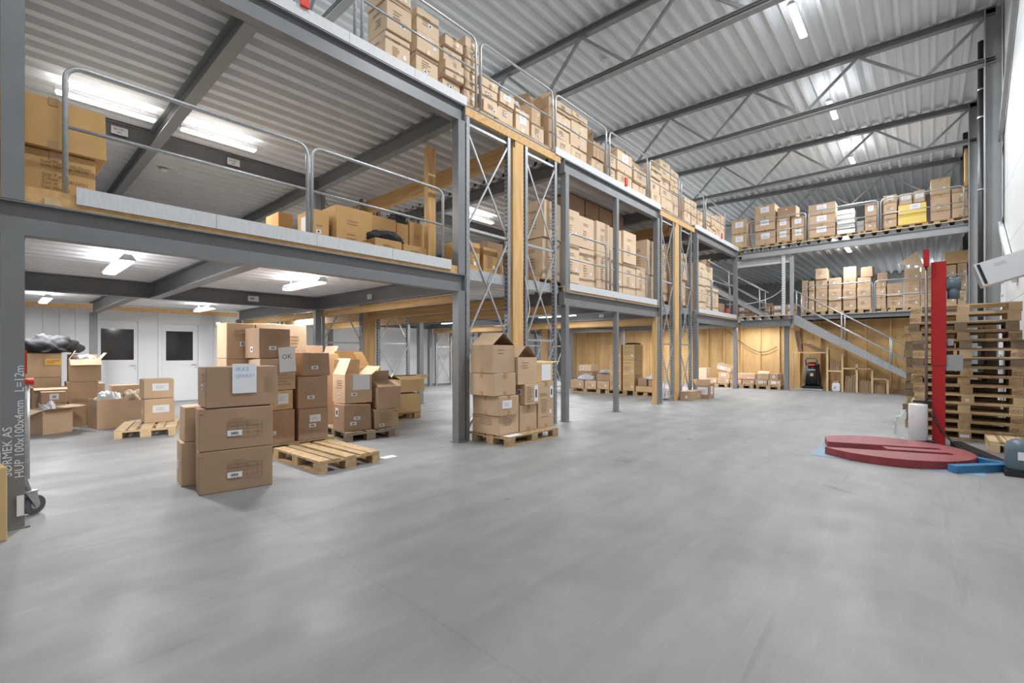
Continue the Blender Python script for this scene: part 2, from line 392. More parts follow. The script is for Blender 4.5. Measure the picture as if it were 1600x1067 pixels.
# white partition with two doors, timber strip on top
t = struct(add('wall_partition', None, None, (0, 0, 0)))
BX('backing', (-1.2, 15.96, 0), (5.05, 16.06, 2.52), 'white', t)
for a, b in ((-1.2, 1.66), (2.69, 3.06), (4.08, 5.05)):
    n = max(1, round((b-a)/.30))
    for i in range(n): BX('panel', (a+(b-a)*i/n+.003, 15.93, 0), (a+(b-a)*(i+1)/n-.003, 15.965, 2.50), 'white', t)
for a, b, zt in ((1.66, 2.69, 2.31), (3.06, 4.08, 2.27)): BX('panel', (a, 15.93, zt), (b, 15.965, 2.50), 'white', t)
struct(BX('trim_1', (-1.2, 15.90, 2.50), (1.78, 15.97, 2.605), 'pine_h')); struct(BX('trim_2', (2.02, 15.90, 2.50), (5.05, 15.97, 2.605), 'pine_h'))
def door(n, x0, x1, zt, w0, w1, wz0, wz1):
    t = struct(add('door_%d' % n, None, None, (x0, 15.93, 0)))
    W = x1-x0; bm = bmesh.new(); bm_box(bm, (-.04, -.02, 0), (.03, .03, zt+.04)); bm_box(bm, (W-.03, -.02, 0), (W+.04, .03, zt+.04)); bm_box(bm, (.03, -.02, zt-.03), (W-.03, .03, zt+.04)); obj('door_frame', bm, 'white', t)
    a, b = w0-x0, w1-x0; bm = bmesh.new()
    bm_box(bm, (.035, -.005, .01), (a, .03, zt-.035)); bm_box(bm, (b, -.005, .01), (W-.035, .03, zt-.035)); bm_box(bm, (a, -.005, .01), (b, .03, wz0)); bm_box(bm, (a, -.005, wz1), (b, .03, zt-.035))
    lf = obj('door_leaf', bm, 'white', t)
    BX('pane', (a, .004, wz0), (b, .012, wz1), 'glass', lf)
    bm = bmesh.new(); bm_tube(bm, [(W-.09, -.005, 1.05), (W-.09, -.06, 1.05), (W-.2, -.06, 1.05)], .011); bm_tube(bm, [(W-.09, -.006, .96), (W-.09, -.02, .96)], .02); obj('door_handle', bm, 'galv', lf)
door(1, 1.70, 2.65, 2.27, 1.86, 2.53, 1.19, 2.01)
door(2, 3.10, 4.04, 2.23, 3.24, 3.88, 1.16, 1.99)
t = thing('wall_alarm', 'small white alarm box with lit window above partition wall cable', 'alarm', (4.52, 15.93, 2.18))
BX('housing', (-.09, -.06, 0), (.09, 0, .16), 'white', t); BX('light', (-.05, -.065, .05), (.05, -.06, .10), 'lamp', t)
bm = bmesh.new(); bm_tube(bm, [(0, -.02, 0), (.02, -.02, -.5), (0, -.02, -.7), (.12, -.02, -1.05), (.14, -.02, -1.12)], .008); obj('cable', bm, 'white', t)
BX('socket', (.08, -.05, -1.25), (.2, 0, -1.1), 'white', t)
# plywood wall below the rear deck: sheets with battens
t = struct(add('wall_plywood', None, None, (0, 0, 0)))
y = -1.15; k = 0
while y < 14.5:
    BX('plywood_sheet', (21.2, y+.008, 0), (21.24, y+.70-.008, 2.60), 'ply', t); y += .70; k += 1
for i in range(7): BX('batten', (21.10, -1.18+i*.70, 0), (21.2, -1.12+i*.70, 2.60), 'pine', t)
for i in range(7, 22): BX('batten', (21.12, -1.19+i*.70, 0), (21.2, -1.12+i*.70, 2.60), 'ply', t)
bm = bmesh.new()
rg = random.Random(3)
for i in range(1, 21):
    for j in range(22):
        yy, zz = -1.15+.7*i+rg.choice((.12, .24, .36, .48, .58))+rg.uniform(-.02, .02), .3+rg.choice((0, .32, .6, .95, 1.25, 1.6, 1.9))+rg.uniform(-.03, .03)
        bm_box(bm, (21.196, yy-.009, zz-.009), (21.201, yy+.009, zz+.009))
o = obj('screw_hole', bm, 'ink', t); o['kind'] = 'stuff'
BX('rail', (21.13, -1.1, 2.52), (21.2, 3.5, 2.60), 'pine_h', t)
# building columns along the right wall
for i, (x, lab) in enumerate(((14.33, 'grey steel building column right of the black downpipe'), (19.4, 'grey steel building column at the end of upper rear deck'), (24.5, 'grey steel building column far behind the upper rear boxes'))):
    tag(ibeam('building_column', (x, -1.19, 0), (x, -1.19, 8.8), .26, .24, 'steel_l'), lab, 'column', 'building columns on the right wall')
# roof trusses
for i, x in enumerate((-.95, 4.2, 9.25, 14.33, 19.4, 24.5)):
    t = thing('roof_truss', ['grey roof truss behind the viewpoint', 'grey roof truss above the nearest upper railing', 'grey roof truss nearest in view crossing the hall', 'second grey roof truss crossing the hall', 'third grey roof truss above the upper rear deck', 'rearmost grey roof truss behind the upper rear boxes'][i], 'truss', (x, 0, 7.61), group='roof trusses')
    bm = bmesh.new(); S = .022; zt = lambda y: 1.19 + S*(y+1.4)
    for a, b in ((0, .016), (.124, .14)): pass
    y0, y1 = -1.1, 16.3
    def seg(s0, s1, z0, z1):
        v = []
        for yy in (y0, y1):
            for ss, zz in ((s0, z0), (s1, z0), (s1, z1), (s0, z1)): v.append(bm.verts.new((ss, yy, zz + zt(yy) - .16)))
        for k in range(4): bm.faces.new((v[k], v[(k+1) % 4], v[4+(k+1) % 4], v[4+k]))
        bm.faces.new(v[3::-1]); bm.faces.new(v[4:])
    seg(-.08, .08, 0, .014); seg(-.08, .08, .142, .156); seg(-.006, .006, .014, .142)
    obj('top_chord', bm, 'steel', t)
    bm = bmesh.new(); bm_box(bm, (-.08, y0, 0), (.08, y1, .014)); bm_box(bm, (-.08, y0, .116), (.08, y1, .13)); bm_box(bm, (-.006, y0, .014), (.006, y1, .116)); bm_box(bm, (-.08, y0, .07), (.08, y1, .075))
    obj('bottom_chord', bm, 'steel_l', t)
    prev = (-.95, zt(-.95)-.16); k = 0; nb = .05
    while nb < 16:
        for p, q in (((0, prev[0], prev[1]), (0, nb-.05, .13)), ((0, nb+.05, .13), (0, min(nb+1.2, 16.2), zt(nb+1.2)-.16))):
            bm = bmesh.new(); bm_bar(bm, p, q, .06, .06); obj('diagonal', bm, 'steel_l', t)
        prev = (nb+1.25, zt(nb+1.2)-.16); nb += 2.4
# downpipe
t = thing('downpipe', 'black downpipe running down between the two right wall columns', 'pipe', (15.5, -.97, 0))
bm = bmesh.new(); bm_tube(bm, [(0, 0, 0), (0, 0, 8.7)], .075, 14); obj('pipe', bm, 'black', t, smooth=True)
for z in (1.5, 3.4, 5.2, 6.9, 7.55):
    bm = bmesh.new(); bm_tube(bm, [(0, 0, z), (0, 0, z+.03)], .085, 14); bm_bar(bm, (0, 0, z+.015), (0, -.245, z+.015), .02, .02); obj('clip', bm, 'galv', t)
t = thing('downpipe', 'black downpipe behind upper boxes in the far right corner', 'pipe', (21.6, -.97, 2.8)); bm = bmesh.new(); bm_tube(bm, [(0, 0, 0), (0, 0, 5.9)], .075, 12); obj('pipe', bm, 'black', t, smooth=True)
# wall braces
t = thing('wall_brace', 'grey diagonal wind brace on the white right wall', 'brace', (11.2, -1.17, 0))
bm = bmesh.new(); bm_bar(bm, (0, 0, 8.4), (4.35, 0, 5.0), .07, .11); obj('bar', bm, 'steel_l', t)
BX('gusset', (4.2, -.04, 4.86), (4.5, .03, 5.1), 'galv', t)
t = thing('wall_brace', 'white diagonal wind brace below the grey one', 'brace', (13.1, -1.17, 0))
bm = bmesh.new(); bm_bar(bm, (2.4, 0, 4.9), (-.9, 0, 2.7), .07, .12); obj('bar', bm, 'white', t)

# ================================================================== MEZZANINE
def column(t, x, y, z0, z1, s=.13, m='steel', plate=True):
    BX('column', (x-s/2, y-s/2, z0), (x+s/2, y+s/2, z1), m, t)
    if plate: BX('base_plate', (x-s/2-.03, y-s/2-.03, z0), (x+s/2+.03, y+s/2+.03, z0+.012), m, t)
def bay(label, x0, x1, fronts, crossx, s=.13, rows=(10.2, 15.2)):
    t = thing('steel_mezzanine', label, 'steel frame', (0, 0, 0))
    for x, ss in fronts:
        column(t, x, 5.38+ss/2, 0, 2.34, ss); column(t, x, 5.38+ss/2, 2.61, 4.99, ss, plate=False)
    for x in (fronts[0][0], fronts[-1][0]):
        for yy in rows: column(t, x, yy, 0, 2.34, s); column(t, x, yy, 2.61, 4.99, s, plate=False)
    for z in (2.34, 4.99):
        ibeam('edge_beam', (x0, 5.455, z), (x1, 5.455, z), .27, .14, 'steel', t)
        for e in (x0, x1): BX('end_plate', (e-.006, 5.385, z), (e+.006, 5.525, z+.27), 'steel', t)
        for yy in rows:
            if not (x0 < 1 and z < 3 and yy > 12): ibeam('inner_beam', (x0, yy, z), (x1, yy, z), .27, .14, 'steel', t)
        for x in crossx:
            if x == 9.73 and z > 4: continue
            for a, b in zip((5.53,)+rows, rows):
                xx = 1.64 if (x == 1.90 and a > 6 and z < 3) else x
                ibeam('cross_beam', (xx, a+(.075 if a > 6 else 0), z), (xx, b-.075 if xx != 1.64 else b+.07, z), .27, .15, 'steel', t)
    return t
fa = bay('near grey steel mezzanine frame left of the first timber post', .0, 4.93, [(.105, .13), (4.85, .14)], (1.90, 4.85, .105))
column(fa, 1.64, 15.2, 0, 2.34, .14)
fb = bay('middle grey steel mezzanine frame between the two timber posts', 7.60, 12.03, [(7.69, .12), (9.73, .10), (11.95, .13)], (7.69, 9.73, 11.95))
fc = bay('rear grey steel mezzanine frame meeting the rear deck', 14.75, 18.98, [(14.82, .13), (18.9, .13)], (14.82, 16.8, 18.9))
BX('timber_plate', (11.80, 5.39, 0), (11.88, 5.50, 2.34), 'pine', fb)
# handwriting on the nearest column
lettering('SØRMEK AS', .075, fa, (.100, 5.3775, .42), m='paper', name='handwriting', tilt=R(90))
lettering('HUP 100x100x4mm   L=12m', .075, fa, (.165, 5.3775, .40), m='paper', name='handwriting', tilt=R(90))
def deck(label, x0, x1, y0, y1, z, m, boards=None, pitch=.30, depth=.09, front=True):
    t = thing('mezzanine_deck', label, 'deck', (x0, y0, z))
    sheet('corrugated_sheet', 0, x1-x0, .032, y1-y0, 0, pitch, depth, m, t, low=.4)
    BX('edge_strip', (0, -.001, .002), (x1-x0, .03, depth+.03), 'pine_h', t); BX('deck_board', (0, .03, depth+.002), (x1-x0, y1-y0, depth+.03), 'deckf', t)
    if boards:
        a, b, zz0, zz1 = boards; n = max(1, round((b-a)/1.05))
        for i in range(n): BX('toe_board', (a+(b-a)*i/n-x0+.002, -.022, zz0-z), (a+(b-a)*(i+1)/n-x0-.002, -.002, zz1-z), 'toe', t)
    return t
deck('lower deck of the near mezzanine with white toe boards', 0, 4.93, 5.40, 15.25, 2.61, 'deckw', (.47, 4.64, 2.655, 2.80))
deck('upper deck of the near mezzanine with white toe boards', -2.0, 4.93, 5.40, 15.25, 5.26, 'deckg', (-2.0, 4.96, 5.262, 5.40))
deck('lower deck of the middle mezzanine with white toe boards', 7.60, 12.03, 5.40, 15.25, 2.61, 'deckw', (7.78, 11.86, 2.655, 2.80))
deck('upper deck of the middle mezzanine with white toe boards', 7.50, 12.10, 5.40, 15.25, 5.26, 'deckg', (7.30, 12.1, 5.262, 5.40))
deck('lower deck of the rear mezzanine beside inner stair', 14.75, 18.98, 5.40, 15.25, 2.61, 'deckw', (14.9, 18.8, 2.655, 2.80))
deck('upper deck of the rear mezzanine below rearmost railings', 14.6, 19.10, 5.40, 15.25, 5.26, 'deckg', (14.6, 19.1, 5.262, 5.40))
for xa, xb, nm in ((4.95, 7.48, 'first'), (12.12, 14.58, 'second')):
    for lv, z, mm in (('lower', 2.61, 'deckw'), ('upper', 5.26, 'deckg')):
        t = thing('rack_deck', '%s deck strip on the %s double pallet rack' % (lv, nm), 'deck', (xa, 5.47, z), group='rack deck strips')
        sheet('corrugated_sheet', 0, xb-xa, .02, 9.7, 0, .30, .09, mm, t, low=.4)
        BX('deck_board', (0, .02, .092), (xb-xa, 9.7, .12), 'deckf', t)
        if lv == 'lower': BX('edge_profile', (0, 0, -.05), (xb-xa, .02, .125), 'galv', t)
    tag(BX('timber_fascia', (xa-.01, 5.40, 5.13), (xb+.01, 5.455, 5.27), 'pine_h'), 'pine fascia plank over the %s pair of rack frames' % nm, 'plank')
# timber posts and beams
for x0, x1, nm in ((6.08, 6.36, 'first'), (13.10, 13.40, 'second')):
    for yy, pl in ((5.41, 'front'), (10.25, 'middle'), (15.1, 'rear')):
        t = thing('timber_post', 'tall pine post between rack frames, %s double rack, %s row' % (nm, pl), 'post', (x0, yy, 0), group='pine posts')
        BX('wide_plank', (.06, 0, 0), (x1-x0, .06, 5.13), 'pine', t); BX('side_plank', (0, .0, 0), (.06, .16, 5.0), 'pine', t)
    for z0, z1, lv in ((4.82, 5.12, 'upper'), (2.20, 2.36, 'lower')):
        tag(BX('timber_beam', (x0+.07, 5.6, z0), (x0+.19, 15.1, z1), 'pine_h'), '%s pine beam running inward along the %s double rack' % (lv, nm), 'beam')
for x0, z0, z1, lb in ((7.44, 2.16, 2.33, 'pine beam under the lower deck beside middle steel frame'), (4.95, 2.20, 2.33, 'pine beam under the lower deck beside near steel frame'), (12.05, 2.16, 2.33, 'pine beam under lower deck beside timber clad column')):
    tag(BX('timber_beam', (x0, 5.56, z0), (x0+.06, 15.1, z1), 'pine_h'), lb, 'beam')
tag(BX('timber_post', (5.0, 6.4, 2.73), (5.16, 6.52, 4.95), 'pine'), 'short pine post on the lower deck behind near railing', 'post')
tag(BX('timber_post', (-.42, 5.42, 0), (.02, 5.55, 2.60), 'pine'), 'pine post at left edge behind the nearest column', 'post')
tag(BX('timber_post', (-.42, 5.42, 2.62), (.0, 5.55, 5.2), 'pine'), 'upper pine post at left edge above the nearest beam', 'post')
t = thing('timber_block', 'orange pine block on near beam beside the leftmost railing post', 'block', (.18, 5.42, 2.612)); BX('block', (0, 0, 0), (.44, .14, .13), 'pine_h', t); BX('wedge', (.10, -.035, 0), (.20, 0, .05), 'pal_l', t)
# pallet rack frames
def rack_frame(xa, xb, y, label, slots=True, top=5.12):
    t = thing('pallet_rack', label, 'rack frame', (xa, y, 0), group='galvanised rack frames')
    W = xb-xa
    for x in (0, W):
        bm = bmesh.new(); bm_box(bm, (x-.035, -.04, 0), (x+.035, -.036, top)); bm_box(bm, (x-.035, -.036, 0), (x-.031, .04, top)); bm_box(bm, (x+.031, -.036, 0), (x+.035, .04, top))
        u = obj('upright', bm, 'galv_d', t)
        if slots:
            bm = bmesh.new(); z = .1
            while z < top-.05:
                bm_box(bm, (x-.0365, -.018, z), (x-.0345, -.002, z+.028)); bm_box(bm, (x-.0365, .008, z), (x-.0345, .022, z+.028)); z += .075
            o = obj('slot', bm, 'dark', u); o['kind'] = 'stuff'
        BX('foot_plate', (x-.06, -.06, 0), (x+.06, .06, .008), 'galv_d', t)
    zs = [.12, 1.62, 3.36, 5.02]
    for z in zs: BX('horizontal_brace', (.035, -.015, z-.02), (W-.035, .015, z+.02), 'galv', t)
    for a, b in zip(zs, zs[1:]):
        for s, (p, q) in enumerate((((.03, a+.08), (W-.03, b-.08)), ((W-.03, a+.08), (.03, b-.08)))):
            bm = bmesh.new(); bm_bar(bm, (p[0], .02*(s*2-1), p[1]), (q[0], .02*(s*2-1), q[1]), .022, .028); obj('diagonal_brace', bm, 'galv', t)
for ri, (pairs, nm) in enumerate(((((5.0, 5.97), (6.44, 7.33)), 'first'), (((12.19, 12.98), (13.52, 14.33)), 'second'))):
    for yy, pl in ((5.44, 'front'), (10.25, 'middle'), (15.1, 'rear')):
        for j, (a, b) in enumerate(pairs): rack_frame(a, b, yy, 'galvanised rack frame, %s side of %s timber post, %s row' % (('left', 'right')[j], nm, pl), slots=(yy < 11))
# beam tags
for x, y, z, s, lb in ((1.31, 10.12, 5.05, '06-101', 'white tag reading 06-101 on the upper inner beam'), (3.03, 10.12, 5.05, '06-201', 'white tag reading 06-201 on the upper inner beam')):
    t = thing('beam_tag', lb, 'sign', (x, y, z), group='white beam tags'); BX('plate', (0, -.004, 0), (.22, 0, .13), 'paper', t); lettering(s, .05, t, (.03, -.006, .07), m='inkb'); stripes('arrow', .11, .035, .06, .02, 2, 'inkb', t, -.005)
for i, (x, y, z, f) in enumerate(((4.772, 7.8, 2.40, 'x'), (7.61, 7.5, 2.40, 'x'), (9.652, 7.3, 2.40, 'x'), (11.872, 7.0, 2.40, 'x'), (3.4, 10.125, 2.42, 'y'))):
    t = thing('beam_tag', 'small white tag under the lower decks, %s from the left' % ORD[[1, 2, 3, 4, 0][i]], 'sign', (x, y, z), 0, 'white beam tags')
    if f == 'x': BX('plate', (-.004, .03, .01), (0, .17, .10), 'paper', t); stripes('small_print', .10, .055, .12, .05, 2, 'inkb', t, -.0045, 'left')
    else: BX('plate', (0, -.004, 0), (.2, 0, .11), 'paper', t); stripes('small_print', .10, .055, .12, .05, 2, 'inkb', t, -.0045)

# ---- rear decks
t = thing('mezzanine_deck', 'rear lower deck strip with open corrugated edge and landing', 'deck', (19.2, 0, 0))
ibeam('edge_beam', (.1, 3.70, 2.35), (.1, 5.38, 2.35), .26, .13, 'steel', t)
sheet('corrugated_sheet', 0, 10, 3.62, 15.2, 2.62, .31, .11, 'deckg', t, low=.25)
BX('edge_strip', (0, 3.62, 2.732), (.04, 15.2, 2.76), 'pal_l', t); BX('deck_board', (.04, 3.62, 2.732), (10, 15.2, 2.76), 'deckf', t)
t = thing('mezzanine_deck', 'rear lower deck carrying the cartons above plywood wall', 'deck', (20.55, 0, 0))
ibeam('edge_beam', (.06, -1.1, 2.62), (.06, 3.60, 2.62), .16, .12, 'steel', t)
BX('deck_board', (0, -1.15, 2.78), (8.7, 3.61, 2.80), 'deckf', t)
t = thing('mezzanine_deck', 'rear upper deck with open corrugated edge under railings', 'deck', (19.4, 0, 0))
ibeam('edge_beam', (.07, -.95, 4.99), (.07, 5.38, 4.99), .25, .14, 'steel_l', t)
sheet('corrugated_sheet', 0, 9.85, -.92, 5.4, 5.24, .31, .12, 'roof', t, low=.25)
sheet('corrugated_sheet', 1.35, 9.85, 5.41, 15.2, 5.24, .31, .12, 'roof', t, low=.25); sheet('corrugated_sheet', -.25, 1.34, 8.6, 15.2, 5.24, .31, .12, 'roof', t, low=.25)
BX('deck_board', (1.35, 5.41, 5.363), (9.85, 15.2, 5.385), 'deckf', t); BX('deck_board', (-.25, 8.6, 5.363), (1.34, 15.2, 5.385), 'deckf', t)
BX('edge_strip', (.02, -.92, 5.363), (.06, 5.4, 5.385), 'pal_l', t); BX('deck_board', (.06, -.92, 5.363), (9.85, 5.4, 5.385), 'deckf', t)
BX('timber_beam', (.22, 3.75, 4.72), (.34, 5.6, 4.97), 'toe', t)
t = thing('rear_post', 'grey steel post with perforated white upright at stair head', 'post', (19.5, 3.85, 0))
column(t, .0, 0, 0, 2.36, .14)
BX('perforated_upright', (-.03, .04, 2.4), (.0, .15, 5.38), 'white', t); BX('rear_upright', (.0, -.22, 2.3), (.08, -.10, 5.0), 'steel_l', t)
bm = bmesh.new(); z = 2.5
while z < 5.3:
    for yy in (.07, .115): bm_box(bm, (-.033, yy, z), (-.029, yy+.018, z+.035))
    z += .085
o = obj('slot', bm, 'dark', t); o['kind'] = 'stuff'
# railings: bent tube hoops with a middle rail
def rail(p, q, z, h, label, group='galvanised railings', mid=True):
    t = thing('railing', label, 'railing', (p[0], p[1], z), math.atan2(q[1]-p[1], q[0]-p[0]), group)
    W = math.hypot(q[0]-p[0], q[1]-p[1]); r = .12; pts = [(0, 0, 0), (0, 0, h-r)]
    for k in range(1, 6): a = k*math.pi/10; pts.append((r-r*math.cos(a), 0, h-r+r*math.sin(a)))
    for k in range(0, 6): a = k*math.pi/10; pts.append((W-r+r*math.sin(a), 0, h-r+r*math.cos(a)))
    pts.append((W, 0, 0))
    bm = bmesh.new(); bm_tube(bm, pts, .021, 10); obj('rail_hoop', bm, 'galv', t, smooth=True)
    bm = bmesh.new(); bm_tube(bm, [(.015, 0, h*.53), (W-.015, 0, h*.53)], .016, 8); obj('middle_rail', bm, 'galv', t, smooth=True)
for i, (a, b) in enumerate(((-1.1, .95), (1.05, 3.09), (3.19, 5.23), (5.34, 7.3), (7.4, 9.34), (9.49, 11.43), (11.58, 13.5), (13.69, 15.55), (15.73, 17.69))):
    rail((a, 5.46), (b, 5.46), 5.375, 1.12, 'bent tube railing, %s along the upper deck edge' % ORD[i])
for a, b, lb in ((.41, 2.48, 'leftmost bent tube railing on the near lower deck'), (2.53, 4.54, 'second bent tube railing on the near lower deck'), (7.86, 9.34, 'left bent tube railing on the middle lower deck'), (9.52, 11.47, 'right bent tube railing on the middle lower deck'), (15.0, 16.25, 'left bent tube railing on the rear lower deck'), (16.35, 18.28, 'right bent tube railing on the rear lower deck')):
    rail((a, 5.46), (b, 5.46), 2.725, 1.12, lb)
for i, (a, b) in enumerate(((5.19, 3.25), (3.16, 1.2), (1.13, -.84))): rail((19.53, a), (19.53, b), 5.385, 1.05, 'bent tube railing on rear upper deck, %s from the left' % ORD[i])
for i, (a, b) in enumerate(((3.45, 1.43), (1.36, -.95))): rail((20.68, a), (20.68, b), 2.80, 1.10, 'bent tube railing on rear lower deck, %s from the stair' % ORD[i])
# red corner blocks on the upper edge
for x, lb in ((2.35, 'red corner guard on upper edge near the first cartons'), (10.05, 'red corner guard on upper edge over the middle frame'), (17.0, 'red corner guard on upper edge of the rear mezzanine')):
    tag(BX('corner_guard', (x, 5.34, 5.385), (x+.10, 5.372, 5.56), 'redink'), lb, 'guard', 'red corner guards')

# ================================================================== LAMPS
def lamp(x, y, z, along, label, power, color=(.93, .97, 1), L=1.3, w=.16, drop=.10, up=.13):
    t = thing('strip_light', label, 'lamp', (x, y, z), 0 if along == 'x' else R(90), 'fluorescent strip lights')
    bm = bmesh.new(); v = [bm.verts.new(p) for p in ((-L/2, -w/2, .02), (L/2, -w/2, .02), (L/2, -w*.22, .09), (-L/2, -w*.22, .09), (-L/2, w/2, .02), (L/2, w/2, .02), (L/2, w*.22, .09), (-L/2, w*.22, .09))]
    for f in ((0, 1, 2, 3), (5, 4, 7, 6), (3, 2, 6, 7), (0, 3, 7, 4), (1, 5, 6, 2), (0, 4, 5, 1)): bm.faces.new([v[i] for i in f])
    obj('housing', bm, 'white', t)
    BX('diffuser', (-L/2+.02, -w*.36, 0), (L/2-.02, w*.36, .022), 'lamp', t)
    bm = bmesh.new()
    for sx in (-L*.35, L*.35): bm_bar(bm, (sx, 0, .088), (sx, 0, .088+drop), .012, .012)
    obj('hanger', bm, 'galv', t)
    if power:
        ld = bpy.data.lights.new('strip_light_beam', 'AREA'); ld.shape = 'RECTANGLE'; ld.size = L-.05; ld.size_y = w*.8; ld.energy = power; ld.color = color; ld.spread = R(180)
        lo = bpy.data.objects.new('strip_light_beam', ld); COL.objects.link(lo); lo.parent = t; lo.location = (0, 0, -.012)
        if up:
            lu = ld.copy(); lu.energy = power*up; lo = bpy.data.objects.new('added_uplight', lu); COL.objects.link(lo); lo.parent = t; lo.location = (0, 0, .095); lo.rotation_euler = (R(180), 0, 0)  # uplight added above the housing to brighten the ceiling
    return t
for i, x in enumerate((-4, 1.2, 6.2, 11.15, 15.9, 20.8)):
    lamp(x, 2.0, 8.25, 'x', 'hall strip light under the roof, %s from the viewpoint' % ORD[i], HALL_W*(.45, .7, 1.55, 1.6, 1.6, 1.6)[i], L=1.3, drop=.558, up=.03)
for i, x in enumerate((-3, 3, 9, 15, 21, 26.5)):  # unseen row added to light the roof over the upper decks
    lamp(x, 10.5, 8.35, 'x', 'unseen strip light above the upper deck cartons, %s from the viewpoint' % ORD[i], HALL_W*1.3, drop=.64, up=.10 if x < 20 else .3)
lamp(20.35, 2.1, 5.05, 'x', 'strip light under the rear upper deck', DECK_W*1.25, L=1.1, drop=.10, up=.8)
lamp(20.25, 5.0, 2.42, 'y', 'unseen strip light added before the plywood wall, right one', LOW_W*.7, L=1.1, drop=.11)  # unseen lamp added to brighten the plywood wall
lamp(24.0, 9.5, 5.05, 'x', 'unseen strip light added far under the rear upper deck, left one', DECK_W, L=1.1, drop=.10, up=.3)  # added lamp hidden behind cartons, lifts the light below this deck
lamp(27.3, .2, 5.03, 'x', 'unseen strip light far under the rear upper deck, right one', DECK_W*2, L=1.1, drop=.12, up=.2)  # added lamp hidden behind cartons, brightens the back wall
WARM = (1, .95, .88)
for x, y, lb in ((1.15, 9.1, 'strip light under the upper deck left of the dark cross beam'), (2.62, 9.1, 'strip light under the upper deck right of the dark cross beam'), (8.9, 9.2, 'strip light under the upper deck behind the first rack frame'), (15.8, 8.6, 'strip light under the upper deck of rear mezzanine'), (6.6, 13, 'strip light far inside under the upper deck')):
    lamp(x, y, 5.04, 'x', lb, DECK_W*2.1, WARM, L=1.15, drop=.13, up=.08)
for x, y, lb in ((1.02, 7.4, 'strip light under the near lower deck left of cross beam'), (3.25, 7.3, 'strip light under the near lower deck right of cross beam'), (.70, 13.2, 'strip light near the white partition, left one'), (3.45, 13.2, 'strip light near the white partition doors, right one'), (8.8, 8.0, 'strip light under the middle lower deck, left one'), (10.9, 12.5, 'strip light deep under the middle lower deck'), (10.9, 8.0, 'strip light under the middle lower deck, right one'), (17.6, 7.2, 'strip light under the rear lower deck, front one'), (17.6, 12, 'strip light under the rear lower deck, back one'), (19.7, 9.0, 'unseen strip light added before the plywood wall, left one'), (13.8, 12.6, 'strip light under the second rack deck strip'), (6.0, 13.6, 'strip light under the first rack deck strip')):  # lamp before the plywood wall is unseen, added to brighten it
    lamp(x, y, 2.42, 'y', lb, LOW_W*(.75 if x > 19 else 1.7 if x > 13 else 1), (.97, .98, 1), L=1.3, drop=.10, up=.13)

for x, y, z, lb in ((2.4, 12.0, 5.262, 'white smoke detector under the upper deck ceiling'), (10.6, 6.2, 8.985, 'white smoke detector under the roof near the second truss')):
    t = thing('smoke_detector', lb, 'detector', (x, y, z)); bm = bmesh.new(); bm_lathe(bm, [(.06, -.06), (.075, -.03), (.08, 0)], seg=16); obj('housing', bm, 'white', t, smooth=True)

# ================================================================== STAIRS
def stair(x0, x1, ytop, ztop, ybot, zbot, label, stringer='galv', rails=True, rail_top=None, ra=0.0, rb=1.0):
    """flight along Y, descending towards -Y"""
    t = thing('stair', label, 'stair', (0, 0, 0))
    top, bot = Vector((0, ytop, ztop)), Vector((0, ybot, zbot)); d = bot-top
    for x in (x0, x1):
        bm = bmesh.new(); v = [bm.verts.new((x+sx, p.y, p.z+dz)) for sx in (-.02, .02) for p, dz in ((top, -.26), (top, .10), (bot, .12), (bot, 0.0))]
        bm.faces.new(v[:4][::-1]); bm.faces.new(v[4:])
        for k in range(4): bm.faces.new((v[k], v[(k+1) % 4], v[4+(k+1) % 4], v[4+k]))
        obj('stringer', bm, stringer, t)
    n = max(3, round((ztop-zbot)/.19))
    for i in range(1, n):
        p = top + d*i/n; BX('tread', (x0+.02, p.y-.12, p.z-.03), (x1-.02, p.y+.14, p.z), 'galv_d', t)
    for x in ((x0, x1) if rails else ()):
        for hh, r in ((1.0, .021), (.52, .016)):
            bm = bmesh.new(); a, b = top + d*ra, top + d*rb
            bm_tube(bm, [(x, a.y, a.z+hh), (x, b.y, b.z+hh)], r, 8); obj('handrail' if hh > .6 else 'middle_rail', bm, 'galv', t, smooth=True)
        for f in (.03, .36, .68, .97):
            p = top + d*f; bm = bmesh.new(); bm_tube(bm, [(x, p.y, p.z-.05), (x, p.y, p.z+1.0)], .021, 8); obj('rail_post', bm, 'galv', t, smooth=True)
    return t
stair(19.62, 20.5, 3.68, 2.70, -.42, 0.0, 'galvanised stair from the floor up to rear lower deck')
stair(19.75, 20.6, 8.55, 5.37, 4.70, 2.76, 'inner galvanised stair up to the upper deck')
# shelving below the stair
t = thing('storage_shelf', 'pine shelf frame built under the galvanised stair', 'shelf', (19.9, 0, 0))
for y, z in ((2.65, 1.60), (2.21, 1.33), (1.80, .98), (1.38, .78), (.97, .48)): BX('post', (-.03, y-.03, 0), (.05, y+.03, z), 'pal_l', t)
BX('post', (-.03, 3.70, 0), (.05, 3.74, 1.40), 'pal_l', t)
for y0, y1, z in ((2.68, 3.70, 1.36), (2.24, 2.62, .70), (1.41, 2.18, .80), (1.0, 1.35, .47)): BX('shelf_board', (-.03, y0, z), (.55, y1, z+.045), 'pal_l', t)
for y, z in ((2.65, 1.5), (2.21, 1.25), (1.80, .9), (1.38, .7), (.97, .4)): BX('side_panel', (.05, y-.01, 0), (.55, y+.01, z), 'ply', t)
def flats(label, x, y, z, n, w, h, lean=0, m='card', rotx=0):
    t = thing('flat_cartons', label, 'cardboard', (x, y, z))
    rg = random.Random(int(y*100))
    for i in range(n):
        bm = bmesh.new(); bm_box(bm, (0, 0, 0), (w, .02, h*rg.uniform(.85, 1))); obj('flat_carton', bm, m, t, (rg.uniform(-.02, .02), -i*.035, 0), (lean, 0, 0))
    return t
flats('folded cartons standing in the shelf bay beside white canister', 20.0, 2.14, .0, 9, .40, .62, R(4))
